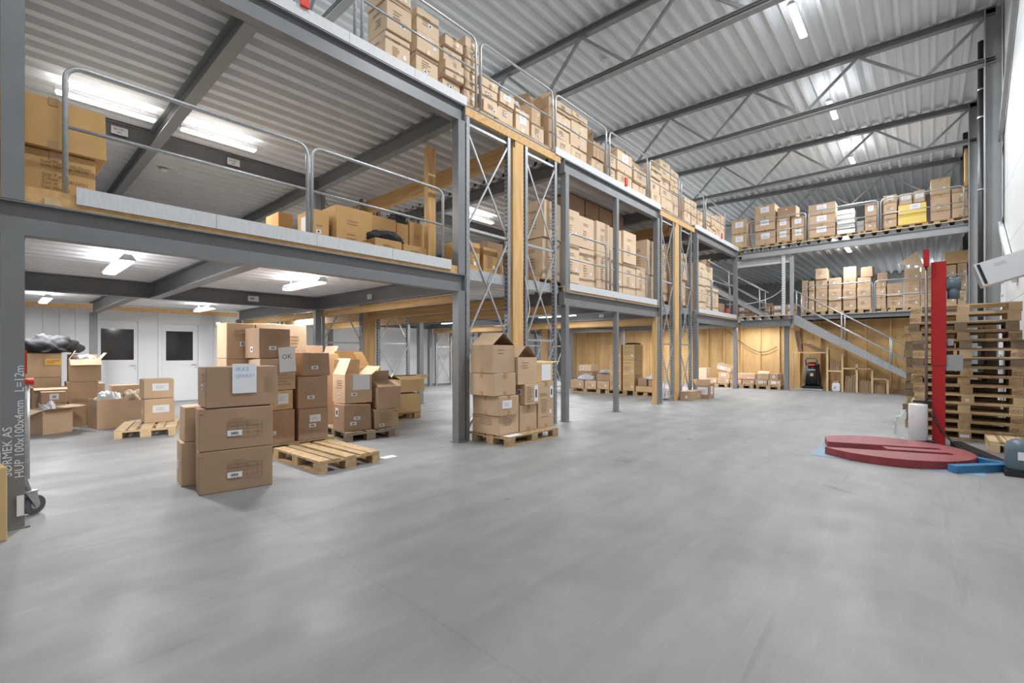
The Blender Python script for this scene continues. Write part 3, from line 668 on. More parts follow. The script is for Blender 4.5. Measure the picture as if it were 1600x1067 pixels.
flats('folded cartons standing upright on the shelf over the white canister', 20.0, 2.56, .745, 9, .35, .36, R(3))
flats('folded cartons standing in the third shelf bay', 20.0, 1.72, .0, 9, .42, .46, R(3))
flats('folded cartons standing in the lowest shelf bay', 20.0, 1.30, .0, 8, .40, .33, R(3))
flats('long folded cartons leaning on shelf above the scrubber, right bunch', 20.0, 2.95, 1.42, 6, .30, .62, R(-58), 'card_red_shade')
flats('long folded cartons leaning by the stair head post', 20.0, 3.56, 1.42, 4, .30, .90, R(-9), 'card_red_shade')
flats('folded cartons standing low under the stair foot', 20.0, .85, .0, 10, .40, .16, R(2), 'card_red_shade')
# floor scrubber
t = thing('floor_scrubber', 'black floor scrubbing machine under the stair', 'cleaner', (19.98, 3.15, 0), R(-90))
bm = bmesh.new(); vs = bm_box(bm, (-.27, 0, .16), (.27, .45, 1.02))
for v in vs:
    if v.co.z > .9: v.co.x *= .72; v.co.y = .06 + v.co.y*.85
bmesh.ops.bevel(bm, geom=list(bm.edges), offset=.06, segments=2, affect='EDGES'); obj('tank', bm, 'black', t, smooth=True)
bm = bmesh.new(); bm_tube(bm, [(-.16, .0, .92), (-.18, -.03, 1.10), (-.13, -.05, 1.17), (.13, -.05, 1.17), (.18, -.03, 1.10), (.16, .0, .92)], .03, 8); obj('handle', bm, 'motor', t, smooth=True)
bm = bmesh.new(); bm_box(bm, (-.30, -.04, .03), (.30, .5, .16)); bmesh.ops.bevel(bm, geom=list(bm.edges), offset=.03, segments=2, affect='EDGES'); obj('base', bm, 'black', t)
for sx in (-.24, .24):
    bm = bmesh.new(); bm_tube(bm, [(sx-.03, .36, .10), (sx+.03, .36, .10)], .10, 14); obj('wheel', bm, 'rubber', t, smooth=True)
BX('display', (-.10, .01, .90), (.10, .03, .97), 'redink', t); BX('badge', (-.12, -.006, .74), (.12, .004, .76), 'paper', t); BX('warning_sticker', (-.04, -.006, .52), (.06, .004, .62), 'tape_y', t)
BX('squeegee', (-.42, -.09, .015), (.34, -.05, .06), 'bag', t)
t = thing('canister', 'small white plastic canister on the floor in the shelf', 'canister', (19.93, 2.52, 0), R(-90))
bm = bmesh.new(); bm_box(bm, (0, 0, 0), (.24, .22, .30)); bmesh.ops.bevel(bm, geom=list(bm.edges), offset=.025, segments=2, affect='EDGES'); obj('body', bm, 'paper', t)
bm = bmesh.new(); bm_tube(bm, [(.05, .11, .29), (.06, .11, .345), (.16, .11, .345), (.17, .11, .29)], .014, 6); obj('handle', bm, 'paper', t); bm = bmesh.new(); bm_tube(bm, [(.205, .11, .29), (.205, .11, .34)], .02, 10); obj('cap', bm, 'black', t)
stripes('printed_text', .10, .14, .10, .10, 3, 'inkb', t, -.001)
def cable(label, pts, r=.012, m='black', n=14):
    bm = bmesh.new(); P = [Vector(p) for p in pts]; out = []
    for i in range(len(P)-1):
        p0, p1, p2, p3 = P[max(i-1, 0)], P[i], P[i+1], P[min(i+2, len(P)-1)]
        for k in range(n):
            s = k/n; out.append(.5*((2*p1)+(p2-p0)*s+(2*p0-5*p1+4*p2-p3)*s*s+(3*p1-p0-3*p2+p3)*s**3))
    out.append(P[-1]); bm_tube(bm, out, r, 6)
    return tag(obj('cable', bm, m, smooth=True), label, 'cable')
cable('dark cable sagging in front of the plywood wall', [(21.1, 6.4, 2.35), (21.1, 5.9, 1.85), (21.1, 5.3, 1.45), (21.1, 4.9, 1.42), (21.1, 4.5, 1.62)])
cable('pale rope sagging across the rear lower deck', [(20.0, 6.1, 3.35), (20.0, 5.2, 3.33), (20.0, 4.5, 3.5), (19.6, 4.02, 3.72)], .016, 'paper')
cable('thin white cable down the first timber post', [(6.38, 5.39, 2.75), (6.44, 5.38, 2.5), (6.5, 5.38, 2.2), (6.42, 5.38, 1.95)], .008, 'paper')

# ================================================================== CARTONS ON THE DECKS
RG = random.Random(11)
def deco(w, h, kind):
    if kind == 'W': return dict(lab=(w*.5, h*.62, min(.30, w*.5), min(.22, h*.52)), tape=True)
    if kind == 'P': return dict(prt=[(w*.5, h*.74, w*.42, h*.10, 2), (w*.42, h*.40, w*.28, h*.34, 5)], lab=(w*.76, h*.34, .05, .07))
    if kind == 'S': return dict(lab=(w*RG.uniform(.35, .7), h*RG.uniform(.3, .6), .07, .06), prt=(w*.45, h*.55, w*.4, h*.4, 4))
    if kind == 'T': return dict(tape=True, lab=(w*RG.uniform(.6, .8), h*RG.uniform(.4, .6), .05, .05))
    return {}
def row_y(rows, y, d, where, group, m='card', left=True):
    """piles facing -Y: (x0, x1, [z...], kinds)"""
    for i, (x0, x1, zs, kinds) in enumerate(rows):
        for k in range(len(zs)-1):
            w, h = x1-x0-.015, zs[k+1]-zs[k]-.004; kd = kinds[k % len(kinds)]
            lf = dict(prt=[(d*.5, h*.7, d*.4, h*.1, 2), (d*.45, h*.38, d*.3, h*.3, 4)]) if left and kd in 'PS' else None
            carton(x0+RG.uniform(0, .02), y+RG.uniform(-.02, .05), zs[k], w, d*RG.uniform(.9, 1), h, 'brown carton, %s layer of %s pile from left %s' % (ORD[k], ORD[i], where), RG.uniform(-1.5, 1.5), m, group, left=lf, crumple=RG.choice((0, 0, .015)), **deco(w, h, kd))
def row_x(rows, x, d, where, group, m='card'):
    for i, (y0, y1, zs, kinds) in enumerate(rows):
        for k in range(len(zs)-1):
            w, h = y0-y1-.015, zs[k+1]-zs[k]-.004; kd = kinds[k % len(kinds)]
            carton(x+RG.uniform(-.02, .05), y0-RG.uniform(0, .015), zs[k], w, d, h, 'brown carton, %s layer of %s pile from left %s' % (ORD[k], ORD[i], where), -90+RG.uniform(-1.5, 1.5), m, group, crumple=RG.choice((0, 0, .012)), **deco(w, h, kd))
SX = lambda v, s: round(v*s, 3)
SZ = lambda z, s: round(1.4+(z-1.4)*s, 3)
def scale_rows(rows, s, z0):
    out = []
    for a, b, zs, k in rows:
        zz = [SZ(z, s) for z in zs]; zz[0] = z0; out.append((SX(a, s), SX(b, s), zz, k))
    return out
# upper deck, along the facade (measured on y=5.8, standing at y=5.64)
s = 5.64/5.8; zU = 5.38+.144
rowU = [(3.76, 4.21, [5.68, 6.07, 6.51, 6.9], 'PS'), (4.29, 4.74, [5.67, 6.02, 6.32, 6.69], 'STS'), (4.85, 5.26, [5.69, 5.88, 6.15, 6.38, 6.56], 'STST'), (5.29, 5.62, [5.68, 5.87, 6.04, 6.18, 6.38, 6.56, 6.74], 'TSTTST'),
  (5.72, 6.15, [5.65, 5.86, 6.11, 6.32], 'SST'), (6.17, 6.59, [5.67, 5.99, 6.19], 'SW'), (6.62, 7.04, [5.65, 6.06], 'W'), (7.12, 7.52, [5.68, 5.99], 'S'), (7.9, 8.44, [5.66, 5.94, 6.2, 6.49, 6.71], 'SSTS'), (8.47, 9.12, [5.7, 5.96, 6.27, 6.61, 6.73], 'STTS'),
  (9.31, 9.86, [5.73, 5.96], 'T'), (10.08, 10.43, [5.71, 5.98, 6.32], 'SS'), (10.46, 11.26, [5.64, 6.01, 6.58], 'SW'), (11.35, 12.1, [5.7, 5.94, 6.37], 'TS'), (12.35, 13.02, [5.68, 5.98, 6.38, 6.67], 'SPS'), (13.04, 13.75, [5.7, 5.97, 6.28, 6.58, 7.1], 'TSSP'), (13.77, 14.36, [5.7, 6.03, 6.35, 6.69, 7.0], 'STT'),
  (14.83, 15.37, [5.61, 6.02, 6.43], 'ST'), (15.44, 15.95, [5.65, 6.06, 6.47], 'SP'), (16.04, 16.52, [5.66, 6.01, 6.32], 'TS'), (16.81, 17.3, [5.65, 5.86, 6.07, 6.37], 'STS'), (17.32, 17.78, [5.65, 5.86, 6.1, 6.37], 'TTS'), (17.86, 18.42, [5.69, 6.1, 6.53], 'SS'), (18.44, 18.91, [5.69, 6.1, 6.6], 'TS')]
row_y(scale_rows(rowU, s, zU), 5.64, .52, 'along the upper railing', 'cartons along the upper railing', 'card_pale_lit')
GU = 'cartons along the upper railing'
carton(5.24, 6.22, 6.2, .55, .45, .75, 'tall pale carton standing behind the fourth upper pile', 8, 'card_pale_lit', GU, lab=(.4, .4, .04, .10))
carton(5.2, 6.2, zU, .6, .5, .67, 'brown carton carrying the tall pale carton on upper deck', 0, 'card', GU)
carton(6.95, 5.70, 5.868, .42, .42, .36, 'open dented carton tilted on top of the white labelled upper carton', 14, 'card', GU, open_=True, flaps=[('F', 150, .18), ('L', 120, .18)], lab=(.3, .25, .05, .06))
carton(7.44, 5.66, zU, .24, .52, 1.02, 'tall open carton with raised flaps beside an upper railing post', 0, 'card', GU, open_=True, flaps=[('B', 100, .24), ('R', 95, .2), ('L', 60, .16)])
carton(9.12, 5.66, 5.86, .46, .5, .36, 'open carton with bent up flaps on the upper deck', 0, 'card', GU, open_=True, flaps=[('L', 100, .25), ('B', 80, .25)])
carton(10.0, 6.25, 6.15, .5, .5, .48, 'pale carton on top behind the label covered upper pile', 0, 'card_pale_lit', GU); carton(10.0, 6.25, zU, .5, .5, .62, 'brown carton under the pale carton behind upper pile', 0, 'card', GU)
carton(11.85, 6.22, zU, .66, .42, .67, 'brown carton supporting the big pale one behind upper piles', 0, 'card', GU)
carton(11.85, 6.22, 6.20, .68, .42, .62, 'big pale carton rising behind two upper piles near roof truss', 0, 'card_pale_lit', GU, lab=(.42, .2, .05, .06), left=dict(lab=(.3, .3, .05, .05)))
for i, x in enumerate((4.0, 5.25, 6.5, 7.75, 9.05, 10.3, 11.55, 12.8, 14.0, 15.25, 16.5, 17.8)): pallet(x, 6.05, 5.38, R(RG.uniform(-1, 1)), 'pallet under the upper railing cartons, %s from the left' % ORD[i], False, 'pal', group='pallets along the upper railing')
blob('bag', 6.55, 5.9, 6.06, .16, .12, .12, 'bag', 'white cloth bag on top of the labelled upper carton', 'bag', 4)
blob('bag', 4.5, 5.95, 6.53, .20, .18, .16, 'bag', 'grey plastic bag on top of second upper pile', 'bag', 9)
blob('bag', 17.55, 5.9, 6.22, .22, .18, .10, 'cloth', 'black bag on top of small upper cartons near rear', 'bag', 5)
blob('bag', 2.85, 5.85, 5.38, .18, .14, .16, 'cloth', 'black bundle on the upper deck edge left of cartons', 'bag', 6)
# lower deck, middle and rear bays (measured on y=5.95)
s = 5.64/5.95; zL = 2.73+.144
rowS = [(7.66, 8.27, [2.99, 3.82, 4.61], 'PP'), (8.36, 8.96, [3.0, 3.82, 4.6], 'PP'), (9.0, 9.68, [2.98, 3.84, 4.58], 'PP'), (9.71, 10.33, [2.99, 3.85, 4.59], 'PP'), (10.39, 11.05, [3.0, 3.78, 4.6], 'PP'), (11.05, 11.79, [3.01, 3.77, 4.62], 'PP'), (11.79, 12.39, [3.01, 3.78], 'P'), (12.41, 12.9, [3.01, 3.62, 4.63], 'SP'), (13.3, 13.98, [3.02, 3.85, 4.69], 'PP'), (14.71, 15.4, [2.97, 3.77, 4.65], 'PP'), (16.42, 17.15, [2.92, 3.79, 4.58], 'PP'), (17.17, 17.96, [2.95, 3.82, 4.55], 'PP'), (17.98, 18.71, [2.99, 3.82], 'P')]
row_y(scale_rows(rowS, s, zL), 5.64, .66, 'on the lower decks', 'tall cartons on the lower decks', 'card_pale_lit')
for i, x in enumerate((7.62, 8.9, 10.15, 11.4, 12.85, 14.2, 15.75, 17.05)): pallet(x, 6.08, 2.73, 0, 'pallet under the tall lower deck cartons, %s from the left' % ORD[i], False, 'pal', group='pallets on the lower decks')
rowT = [(9.20, 9.84), (9.88, 10.52), (10.54, 11.20), (11.22, 11.84)]  # second row stands in shade, painted on with the darker cardboard
for i, (a, b) in enumerate(rowT):
    for k, (z0, z1) in enumerate(((2.73, 3.6), (3.6, 4.5), (4.5, 5.20))):
        carton(a, 6.36, z0, b-a-.01, .6, z1-z0-.004, 'shaded carton behind the tall ones, %s column, %s layer, middle deck' % (ORD[i], ORD[k]), 0, 'card_red_shade', 'cartons in the second row of middle deck', tape=(k == 2))
for i, (x, y, z, w, d, h) in enumerate(((12.2, 6.5, 2.73, .8, .6, 1.1), (12.2, 6.5, 3.84, .8, .6, .9), (13.2, 6.5, 2.73, .8, .6, 1.2), (13.2, 6.5, 3.94, .8, .6, .8), (14.7, 6.6, 2.73, .8, .6, 1.3), (14.7, 6.6, 4.04, .7, .6, .75), (15.52, 6.5, 2.73, .8, .6, 1.2), (16.36, 6.5, 2.73, .8, .6, 1.3), (16.36, 6.5, 4.04, .7, .6, .7))):
    carton(x, y, z, w, d, h, 'shaded carton deep on the lower deck, %s of the rear ones' % ORD[i], 0, 'card_red_shade', 'shaded cartons deep on the lower deck', lab=(.5, h*.5, .08, .08))
t = carton(16.4, 5.68, 4.42, .35, .4, .18, 'open carton with a hanging flap on the rear lower deck', 0, 'card_pale_lit', None, open_=True, flaps=[('F', 215, .28), ('R', 150, .2)])
carton(18.0, 5.75, 2.73, .6, .5, .50, 'reddish carton low beside the red disc on rear deck', 0, 'card_red_shade')
t = thing('red_disc', 'round red plastic disc at the end of rear lower deck', 'disc', (18.62, 5.6, 2.90)); bm = bmesh.new(); bm_tube(bm, [(0, 0, 0), (0, .05, 0)], .16, 16); obj('disc', bm, 'redink', t); BX('foot', (-.05, 0, -.17), (.05, .05, -.1), 'redink', t)
# near lower deck
GA = 'cartons on the near lower deck'
c = carton(.03, 5.68, 2.73, .60, .5, .42, 'printed carton on near deck behind the leftmost railing post', 0, 'card_warmlit', GA, tape=False, prt=None, lab=None, paper=None)
for i, (st, zz) in enumerate((('Style Name: Ida Down', .31), ('Style Number: 75176', .275), ('Qty: 7 pcs', .20), ('Colour: CABLOOU', .165), ('Size: xl', .13), ('Net Weight:    17.5  KG', .09))):
    lettering(st, .036, c, (.24+.01*(i > 1), -.004, zz), name='printed_text')
BX('tape', (.30, -.003, .34), (.36, .003, .42), 'tape', c)
carton(.0, 5.62, 3.155, .70, .55, .44, 'big carton wrapped in clear tape atop the printed one', 1, 'card_warmlit', GA, crumple=.02, tape=True)
for i, (x, y, w, d, z, h, m_, lb, kd) in enumerate(((3.12, 6.72, .26, .5, 2.73, .78, 'card_warmlit', 'narrow carton with a paper sheet on near deck', 'S'), (3.44, 6.62, .62, .5, 2.73, .90, 'card_warmlit', 'largest printed carton behind the near deck railing', 'P'), (4.10, 6.7, .46, .5, 2.73, .90, 'card_warmlit', 'carton right of the largest on near deck', 'P'), (4.58, 6.72, .24, .5, 2.73, .88, 'card_warmlit', 'narrow carton left of short pine post', 'S'), (4.84, 6.72, .34, .5, 2.73, .95, 'card_warmlit', 'carton just behind the short pine post', 'P'), (3.73, 6.02, .46, .45, 2.73, .36, 'card_warmlit', 'low carton carrying black bags on near deck', 'P'), (4.21, 6.0, .46, .45, 2.73, .34, 'card_warmlit', 'low carton right of the black bags', 'P'), (3.40, 6.05, .30, .4, 2.73, .26, 'card_warmlit', 'small low carton left of the bag carton', 'T'), (3.15, 8.0, .24, .5, 2.73, 1.0, 'card_warmlit', 'upright carton far left behind the railing joint', 'S'), (3.42, 7.9, .3, .4, 2.73, .72, 'card_warmlit', 'carton beside railing joint on near deck', 'T'), (2.5, 8.4, .4, .5, 2.73, .62, 'card_red_shade', 'shaded low carton behind near toe board', 'T'), (2.0, 8.8, .4, .5, 2.73, .62, 'card_warmlit', 'leftmost low carton behind near toe board', 'T'))):
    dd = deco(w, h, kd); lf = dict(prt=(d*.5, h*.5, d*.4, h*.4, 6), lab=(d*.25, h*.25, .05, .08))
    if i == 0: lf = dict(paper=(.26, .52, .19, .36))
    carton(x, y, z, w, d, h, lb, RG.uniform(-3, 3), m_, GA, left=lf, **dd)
blob('bag', 4.02, 6.20, 3.09, .31, .20, .12, 'cloth', 'flat pile of black plastic bags on the low carton', 'bag', 12, rough=.15)
blob('bag', 4.72, 6.95, 3.61, .16, .16, .15, 'cloth', 'crumpled dark plastic bag on carton near short post', 'bag', 13)
for i, (x, w, h) in enumerate(((5.06, .42, .50), (5.56, .36, .47))): carton(x, 5.62, 2.725, w, .5, h, 'orange lit carton on first rack strip, %s from left' % ORD[i], 0, 'card_warmlit', 'cartons on the first rack strip', prt=(w*.5, h*.5, w*.5, h*.5, 7), lab=(w*.7, h*.3, .05, .06))
carton(5.95, 5.6, 2.725, .1, .4, .2, 'tiny yellow carton beside first timber post', 0, 'card_y')
carton(6.4, 6.4, 2.725, .5, .6, .85, 'shaded carton behind the second rack frame', 0, 'card_red_shade')
# rear upper deck
rowQ = [(5.84, 5.25, [5.56, 6.09, 6.66], 'WW'), (4.98, 4.27, [5.51, 6.06, 6.55, 7.04], 'WWW'), (4.24, 3.79, [5.53, 6.0, 6.43], 'WW'), (3.75, 3.31, [5.54, 5.98, 6.38], 'WW'), (3.22, 2.39, [5.51, 5.94, 6.33, 6.72], 'WWW'), (1.57, 1.24, [5.58, 6.0, 6.4], 'SW'), (1.09, .72, [5.58, 5.96, 6.34, 6.59], 'SSW'), (-.09, -.56, [5.58, 6.24, 6.84], 'ST'), (-.57, -.94, [5.57, 6.04, 6.43], 'TT')]
rowQ = [(a, b, [5.529]+z[1:], k) for a, b, z, k in rowQ]
row_x(rowQ, 19.72, .62, 'on the rear upper deck', 'cartons on the rear upper deck')
carton(19.8, 4.22, 6.435, .62, .5, .40, 'plain carton lying across two piles on rear upper deck', -94, 'card_red_shade', None, lab=(.3, .3, .05, .04))
for i, (a, b, z0, z1) in enumerate(((.67, .34, 6.20, 6.55), (.32, .03, 6.20, 6.58))): carton(19.75, a, z0, a-b-.01, .5, z1-z0, 'white labelled carton on the yellow taped package, %s one' % ('left', 'right')[i], -90, 'card', None, lab=((a-b)*.5, .2, (a-b)*.7, .2))
for k, (z0, z1) in enumerate(((5.529, 5.86), (5.864, 6.19))):
    t = carton(19.72, .70, z0, .70, .6, z1-z0, 'package wrapped in yellow tape, %s of the two' % ('lower', 'upper')[k], -90, 'tape_y', 'yellow taped packages', crumple=.02, lab=[(.42, .22, .26, .16)] if k else None)
for k, z in enumerate((5.529, 5.70, 5.87, 6.04, 6.2)):
    tag(add('wrapped_pack', carton_body(.54, .55, .165, 'silver', jit=.03, seed=k), None, (19.74, 2.37, z), (0, 0, R(-90))), 'silver foil wrapped pack on rear upper deck, %s from bottom' % ORD[k], 'pack', 'foil wrapped packs')
carton(19.85, 1.80, 5.529, .2, .4, .36, 'dark grey carton between foil packs and labelled carton', -90, 'bwall')
for i, y in enumerate((5.5, 4.55, 3.65, 2.8, 2.0, 1.3, .35, -.55)): pallet(20.15, y, 5.385, R(-90), 'pallet on the rear upper deck, %s from the left' % ORD[i], False, 'pal', L=.78, W=.8, group='pallets on the rear upper deck')
tag(BX('plywood_board', (19.75, -.93, 6.46), (20.3, -.87, 7.6), 'ply'), 'upright plywood board at right end of rear upper deck', 'board')
# rear lower deck
rowR = [(3.62, 3.40, [2.92, 3.77, 4.17], 'TP'), (3.39, 3.19, [2.94, 3.36, 3.76, 4.13], 'PTP'), (3.17, 2.78, [2.96, 3.34, 3.8, 4.16, 4.57], 'S'), (2.76, 2.35, [2.97, 3.33, 3.77, 4.17], 'S'), (2.31, 1.91, [2.95, 3.33, 3.73, 4.14, 4.54], 'S'), (1.89, 1.48, [2.94, 3.36, 3.73, 4.1], 'S'), (1.34, 1.05, [2.96, 3.34, 3.68, 3.88], 'T'), (1.04, .61, [2.98, 3.35, 3.79], 'P'), (.59, .16, [2.91, 3.39, 3.83, 4.28], 'P'), (.15, -.35, [2.97, 3.38, 3.86, 4.29], 'P'), (-.38, -.72, [2.97, 3.4, 3.86, 4.25], 'P'), (-.74, -.99, [2.99, 3.43, 3.86, 4.29], 'P')]
rowR = [(a, b, [2.944]+z[1:], k) for a, b, z, k in rowR]
row_x(rowR, 20.90, .6, 'on rear lower deck', 'cartons on the rear lower deck')
carton(20.95, 1.78, 4.105, .34, .4, .36, 'loose small carton atop sixth pile of rear lower deck', -96, 'card_red_shade')
carton(20.95, 1.30, 3.89, .28, .4, .32, 'small reddish carton atop the seventh pile of rear lower deck', -80, 'card_red_shade')
carton(20.95, -.45, 4.30, .55, .5, .40, 'wide carton under the ceiling at right of rear lower deck', -90, 'card_y')
t = add('leaning_cardboard', None, None, (21.0, .10, 4.285), (0, 0, 0)); tag(t, 'large cardboard sheet standing on its corner on rear cartons', 'cardboard')
bm = bmesh.new(); bm_box(bm, (0, -.30, 0), (.012, .30, .42)); obj('sheet', bm, 'card_pale_lit', t, (0, .28, .0), (R(0), 0, 0)); bm = bmesh.new(); v = [bm.verts.new(p) for p in ((0, -.05, 0), (.012, -.05, 0), (.012, .62, .18), (0, .62, .18), (0, .16, .56), (.012, .16, .56))]
bm.faces.new((v[0], v[3], v[4])); bm.faces.new((v[1], v[5], v[2])); bm.faces.new((v[0], v[1], v[2], v[3])); bm.faces.new((v[3], v[2], v[5], v[4])); bm.faces.new((v[4], v[5], v[1], v[0])); bpy.data.objects.remove(t.children[0]); obj('sheet', bm, 'card_pale_lit', t)
for i, y in enumerate((3.25, 2.35, 1.45, .55, -.35, -.85)): pallet(21.3, y if i < 5 else -.72, 2.80, R(-90), 'pallet on the rear lower deck, %s from the stair' % ORD[i], False, 'pal', L=.8 if i < 4 else (.7 if i == 4 else .0) or .3, W=.8, group='pallets on the rear lower deck') if i < 5 else None
rowV = [(6.0, 5.6, [2.76, 3.05, 3.3], 'W'), (5.55, 5.2, [2.76, 3.0], 'T'), (5.15, 4.72, [2.76, 3.02], 'W'), (4.70, 4.22, [2.76, 3.03, 3.28], 'W'), (4.18, 3.8, [2.76, 3.05, 3.3], 'W')]
row_x(rowV, 21.0, .5, 'beside the inner stair foot', 'small cartons beside the inner stair', 'card_red_shade')
carton(21.02, 5.13, 3.022, .40, .42, .22, 'open small carton with paper by the inner stair', -90, 'card_red_shade', None, open_=True, flaps=[('F', 200, .2), ('B', 110, .2)], lab=(.3, .12, .2, .16))

# ================================================================== FLOOR GROUPS
# row against the plywood wall
GI = 'cartons along the plywood wall'
for i, (a, b) in enumerate(((6.75, 6.30), (6.29, 5.84), (5.82, 5.38), (5.36, 4.93), (4.91, 4.49), (4.47, 4.03))):
    carton(19.47, a, .148, a-b-.01, .55, .20, 'low carton on pallet by the plywood wall, %s from the left' % ORD[i], -90, 'card', GI, lab=[((a-b)*.8, .12, .05, .05)] + ([((a-b)*.45, .11, .16, .10)] if i > 3 else []), prt=((a-b)*.4, .1, .2, .1, 3))
for i, y in enumerate((6.30, 5.37, 4.44)): pallet(19.98, y, 0, 0, 'pallet by the plywood wall, %s from the left' % ORD[i], True, 'pal', W=.82, group='pallets by the plywood wall')
carton(19.5, 7.05, .148, .32, .5, .60, 'pale carton with grey print behind the rear column', -90, 'card_pale_lit', GI, lab=(.2, .3, .14, .08))
carton(19.52, 6.27, .35, .42, .5, .25, 'labelled carton under the tilted open carton', -90, 'card', GI, lab=(.2, .14, .16, .09))
t = carton(19.55, 6.36, .62, .55, .4, .17, 'tilted open carton on the plywood wall row', -90, 'card_pale_lit', GI, open_=True, flaps=[('F', 120, .1), ('B', 60, .1)], lab=(.2, .08, .16, .1)); t.rotation_euler = (0, R(0), R(-90)); t.rotation_euler = (Matrix.Rotation(R(-90), 3, 'Z') @ Matrix.Rotation(R(14), 3, 'Y')).to_euler(); t.location.z = .73
carton(19.55, 5.55, .352, .62, .5, .21, 'wide carton on the red taped boxes by plywood', -90, 'card', GI, lab=(.46, .05, .18, .05))
carton(19.55, 4.85, .352, .40, .5, .22, 'open carton above white labelled ones by plywood', -90, 'card', GI, flaps=[('F', 30, .2)])
carton(19.50, 4.42, .352, .3, .5, .24, 'dark sided carton at right end of plywood row', -100, 'card_red_shade', GI, lab=(.15, .12, .08, .09))
tag(BX('tape_strip', (19.462, 4.98, .325), (19.475, 5.80, .345), 'redink'), 'red tape across two low cartons by the plywood wall', 'tape')
# row in the second double rack
GR = 'cartons stored under the second rack'
X8 = 13.72
for i, (a, b) in enumerate(((9.46, 8.90), (8.87, 8.41), (8.38, 7.90))): carton(X8, a, .148, a-b-.01, .6, .27, 'low carton under the second rack, %s from the left' % ORD[i], -90, 'card', GR, lab=((a-b)*.7, .12, .05, .06), prt=((a-b)*.4, .13, .2, .12, 3))
carton(X8+.12, 9.25, .425, .62, .45, .30, 'second layer carton left under the second rack', -90, 'card_red_shade', GR); carton(X8+.1, 8.45, .425, .52, .45, .26, 'second layer carton right under the second rack', -88, 'card_red_shade', GR)
carton(X8+.1, 9.2, .73, .55, .4, .22, 'topmost small carton with white sticker under the second rack', -93, 'card_pale_lit', GR, lab=(.15, .12, .12, .1))
for i, (a, b) in enumerate(((7.88, 7.45), (7.40, 6.98))):
    for k in range(3): carton(X8-.02, a, .148+k*.5, a-b-.005, .6, .496, 'tall printed carton under second rack, %s column, %s layer' % (ORD[i], ORD[k]), -90, 'card_y', GR, prt=[((a-b)*.45, .40, .30, .06, 2), ((a-b)*.4, .22, .24, .16, 5)], lab=((a-b)*.8, .14, .05, .07))
carton(X8-.03, 6.93, .148, .60, .6, .17, 'shallow tray carton holding a grey bag under the second rack', -90, 'card_y', GR, open_=True)
carton(X8+.05, 6.90, .32, .30, .4, .25, 'small carton above the shallow tray', -90, 'card_red_shade', GR); carton(X8+.05, 6.55, .32, .28, .4, .22, 'small carton with white film above the shallow tray', -90, 'card', GR)
for i, (y, L) in enumerate(((8.86, 1.2), (7.66, .8), (6.62, .85))): pallet(X8+.4, y, 0, R(-90), 'pallet under the second rack cartons, %s from the left' % ORD[i], True, 'pal', L=L, group='pallets under the second rack')
blob('bag', X8+.14, 8.9, .425, .14, .32, .14, 'bag', 'grey plastic bag heap on low cartons under the second rack', 'bag', 21)
blob('bag', X8+.2, 8.15, .69, .18, .24, .08, 'bag', 'blue grey plastic bag on second layer under the second rack', 'bag', 22)
blob('bag', X8+.15, 6.45, .545, .16, .24, .09, 'film', 'white film heap on the small carton under second rack', 'bag', 23)
blob('bag', X8+.30, 7.2, 1.65, .2, .22, .04, 'cloth', 'black plastic scrap on top of the tall printed cartons', 'bag', 24)
blob('bag', 13.3, 5.75, .0, .2, .2, .26, 'film', 'white plastic bag on the floor behind second timber post', 'bag', 25)
carton(13.30, 4.98, 0, .78, .36, .26, 'closed carton on the floor beside second timber post', 2, 'card_red_shade', None, lab=(.5, .12, .06, .08), left=dict(lab=(.18, .10, .06, .07)), flaps=[('F', 6, .18)])
carton(14.15, 4.80, 0, .46, .40, .40, 'open floor carton with white patches beside the rear frame', 2, 'card_red_shade', None, open_=True, flaps=[('L', 60, .2), ('B', 120, .2)], lab=(.22, .26, .16, .24), left=dict(lab=(.2, .24, .3, .22)))
# pallet of opened cartons by the first column
GE = 'cartons on the pallet at the first rack'
pallet(5.66, 4.97, 0, R(-1), 'pallet with stacked cartons at the foot of the first rack', True, 'pal', group='floor pallets')
tag(BX('paper_note', (5.08, 4.585, .1445), (5.38, 4.72, .147), 'paper'), 'white paper lying on pallet corner under stacked cartons', 'paper')
carton(5.03, 4.76, .145, .44, .60, .295, 'bottom left carton of the pallet at first rack', -2, 'card', GE, prt=(.2, .2, .2, .12, 5), left=dict(prt=(.35, .2, .4, .12, 5)))
carton(4.99, 4.72, .442, .43, .60, .295, 'second carton up with white label at first rack pallet', -3, 'card', GE, lab=(.17, .17, .2, .12), tape=True, left=dict(tape=True))
carton(4.92, 4.76, .742, .48, .54, .34, 'third carton up in left pile at the first rack', -2, 'card', GE, tape=True, left=dict(tape=True))
carton(4.92, 4.78, 1.086, .48, .48, .42, 'top open carton with tented flaps in left pile at first rack', -1, 'card', GE, open_=True, flaps=[('L', 38, .30), ('R', 38, .30)], left=dict(tape=True), prt=(.18, .32, .14, .10, 2))
carton(5.50, 4.75, .145, .43, .5, .415, 'bottom middle carton of the pallet at first rack', 0, 'card', GE, tape=True)
carton(5.57, 4.70, .563, .36, .5, .325, 'middle carton with long shipping label at first rack', 0, 'card', GE, lab=(.27, .17, .09, .26), prt=(.12, .17, .16, .26, 7), left=dict(lab=(.12, .2, .08, .1)))
carton(5.43, 4.73, .892, .47, .48, .425, 'open carton with tented flaps and marker scribble at first rack', 0, 'card', GE, open_=True, flaps=[('L', 42, .26), ('R', 42, .26)], prt=(.2, .3, .2, .12, 3))
carton(5.97, 4.76, .145, .43, .5, .75, 'tall printed carton right on the pallet at first rack', 0, 'card', GE, prt=[(.16, .55, .2, .06, 2), (.17, .36, .18, .24, 7), (.2, .18, .26, .02, 1)], lab=[(.36, .58, .08, .20), (.33, .25, .05, .07)], tape=True)
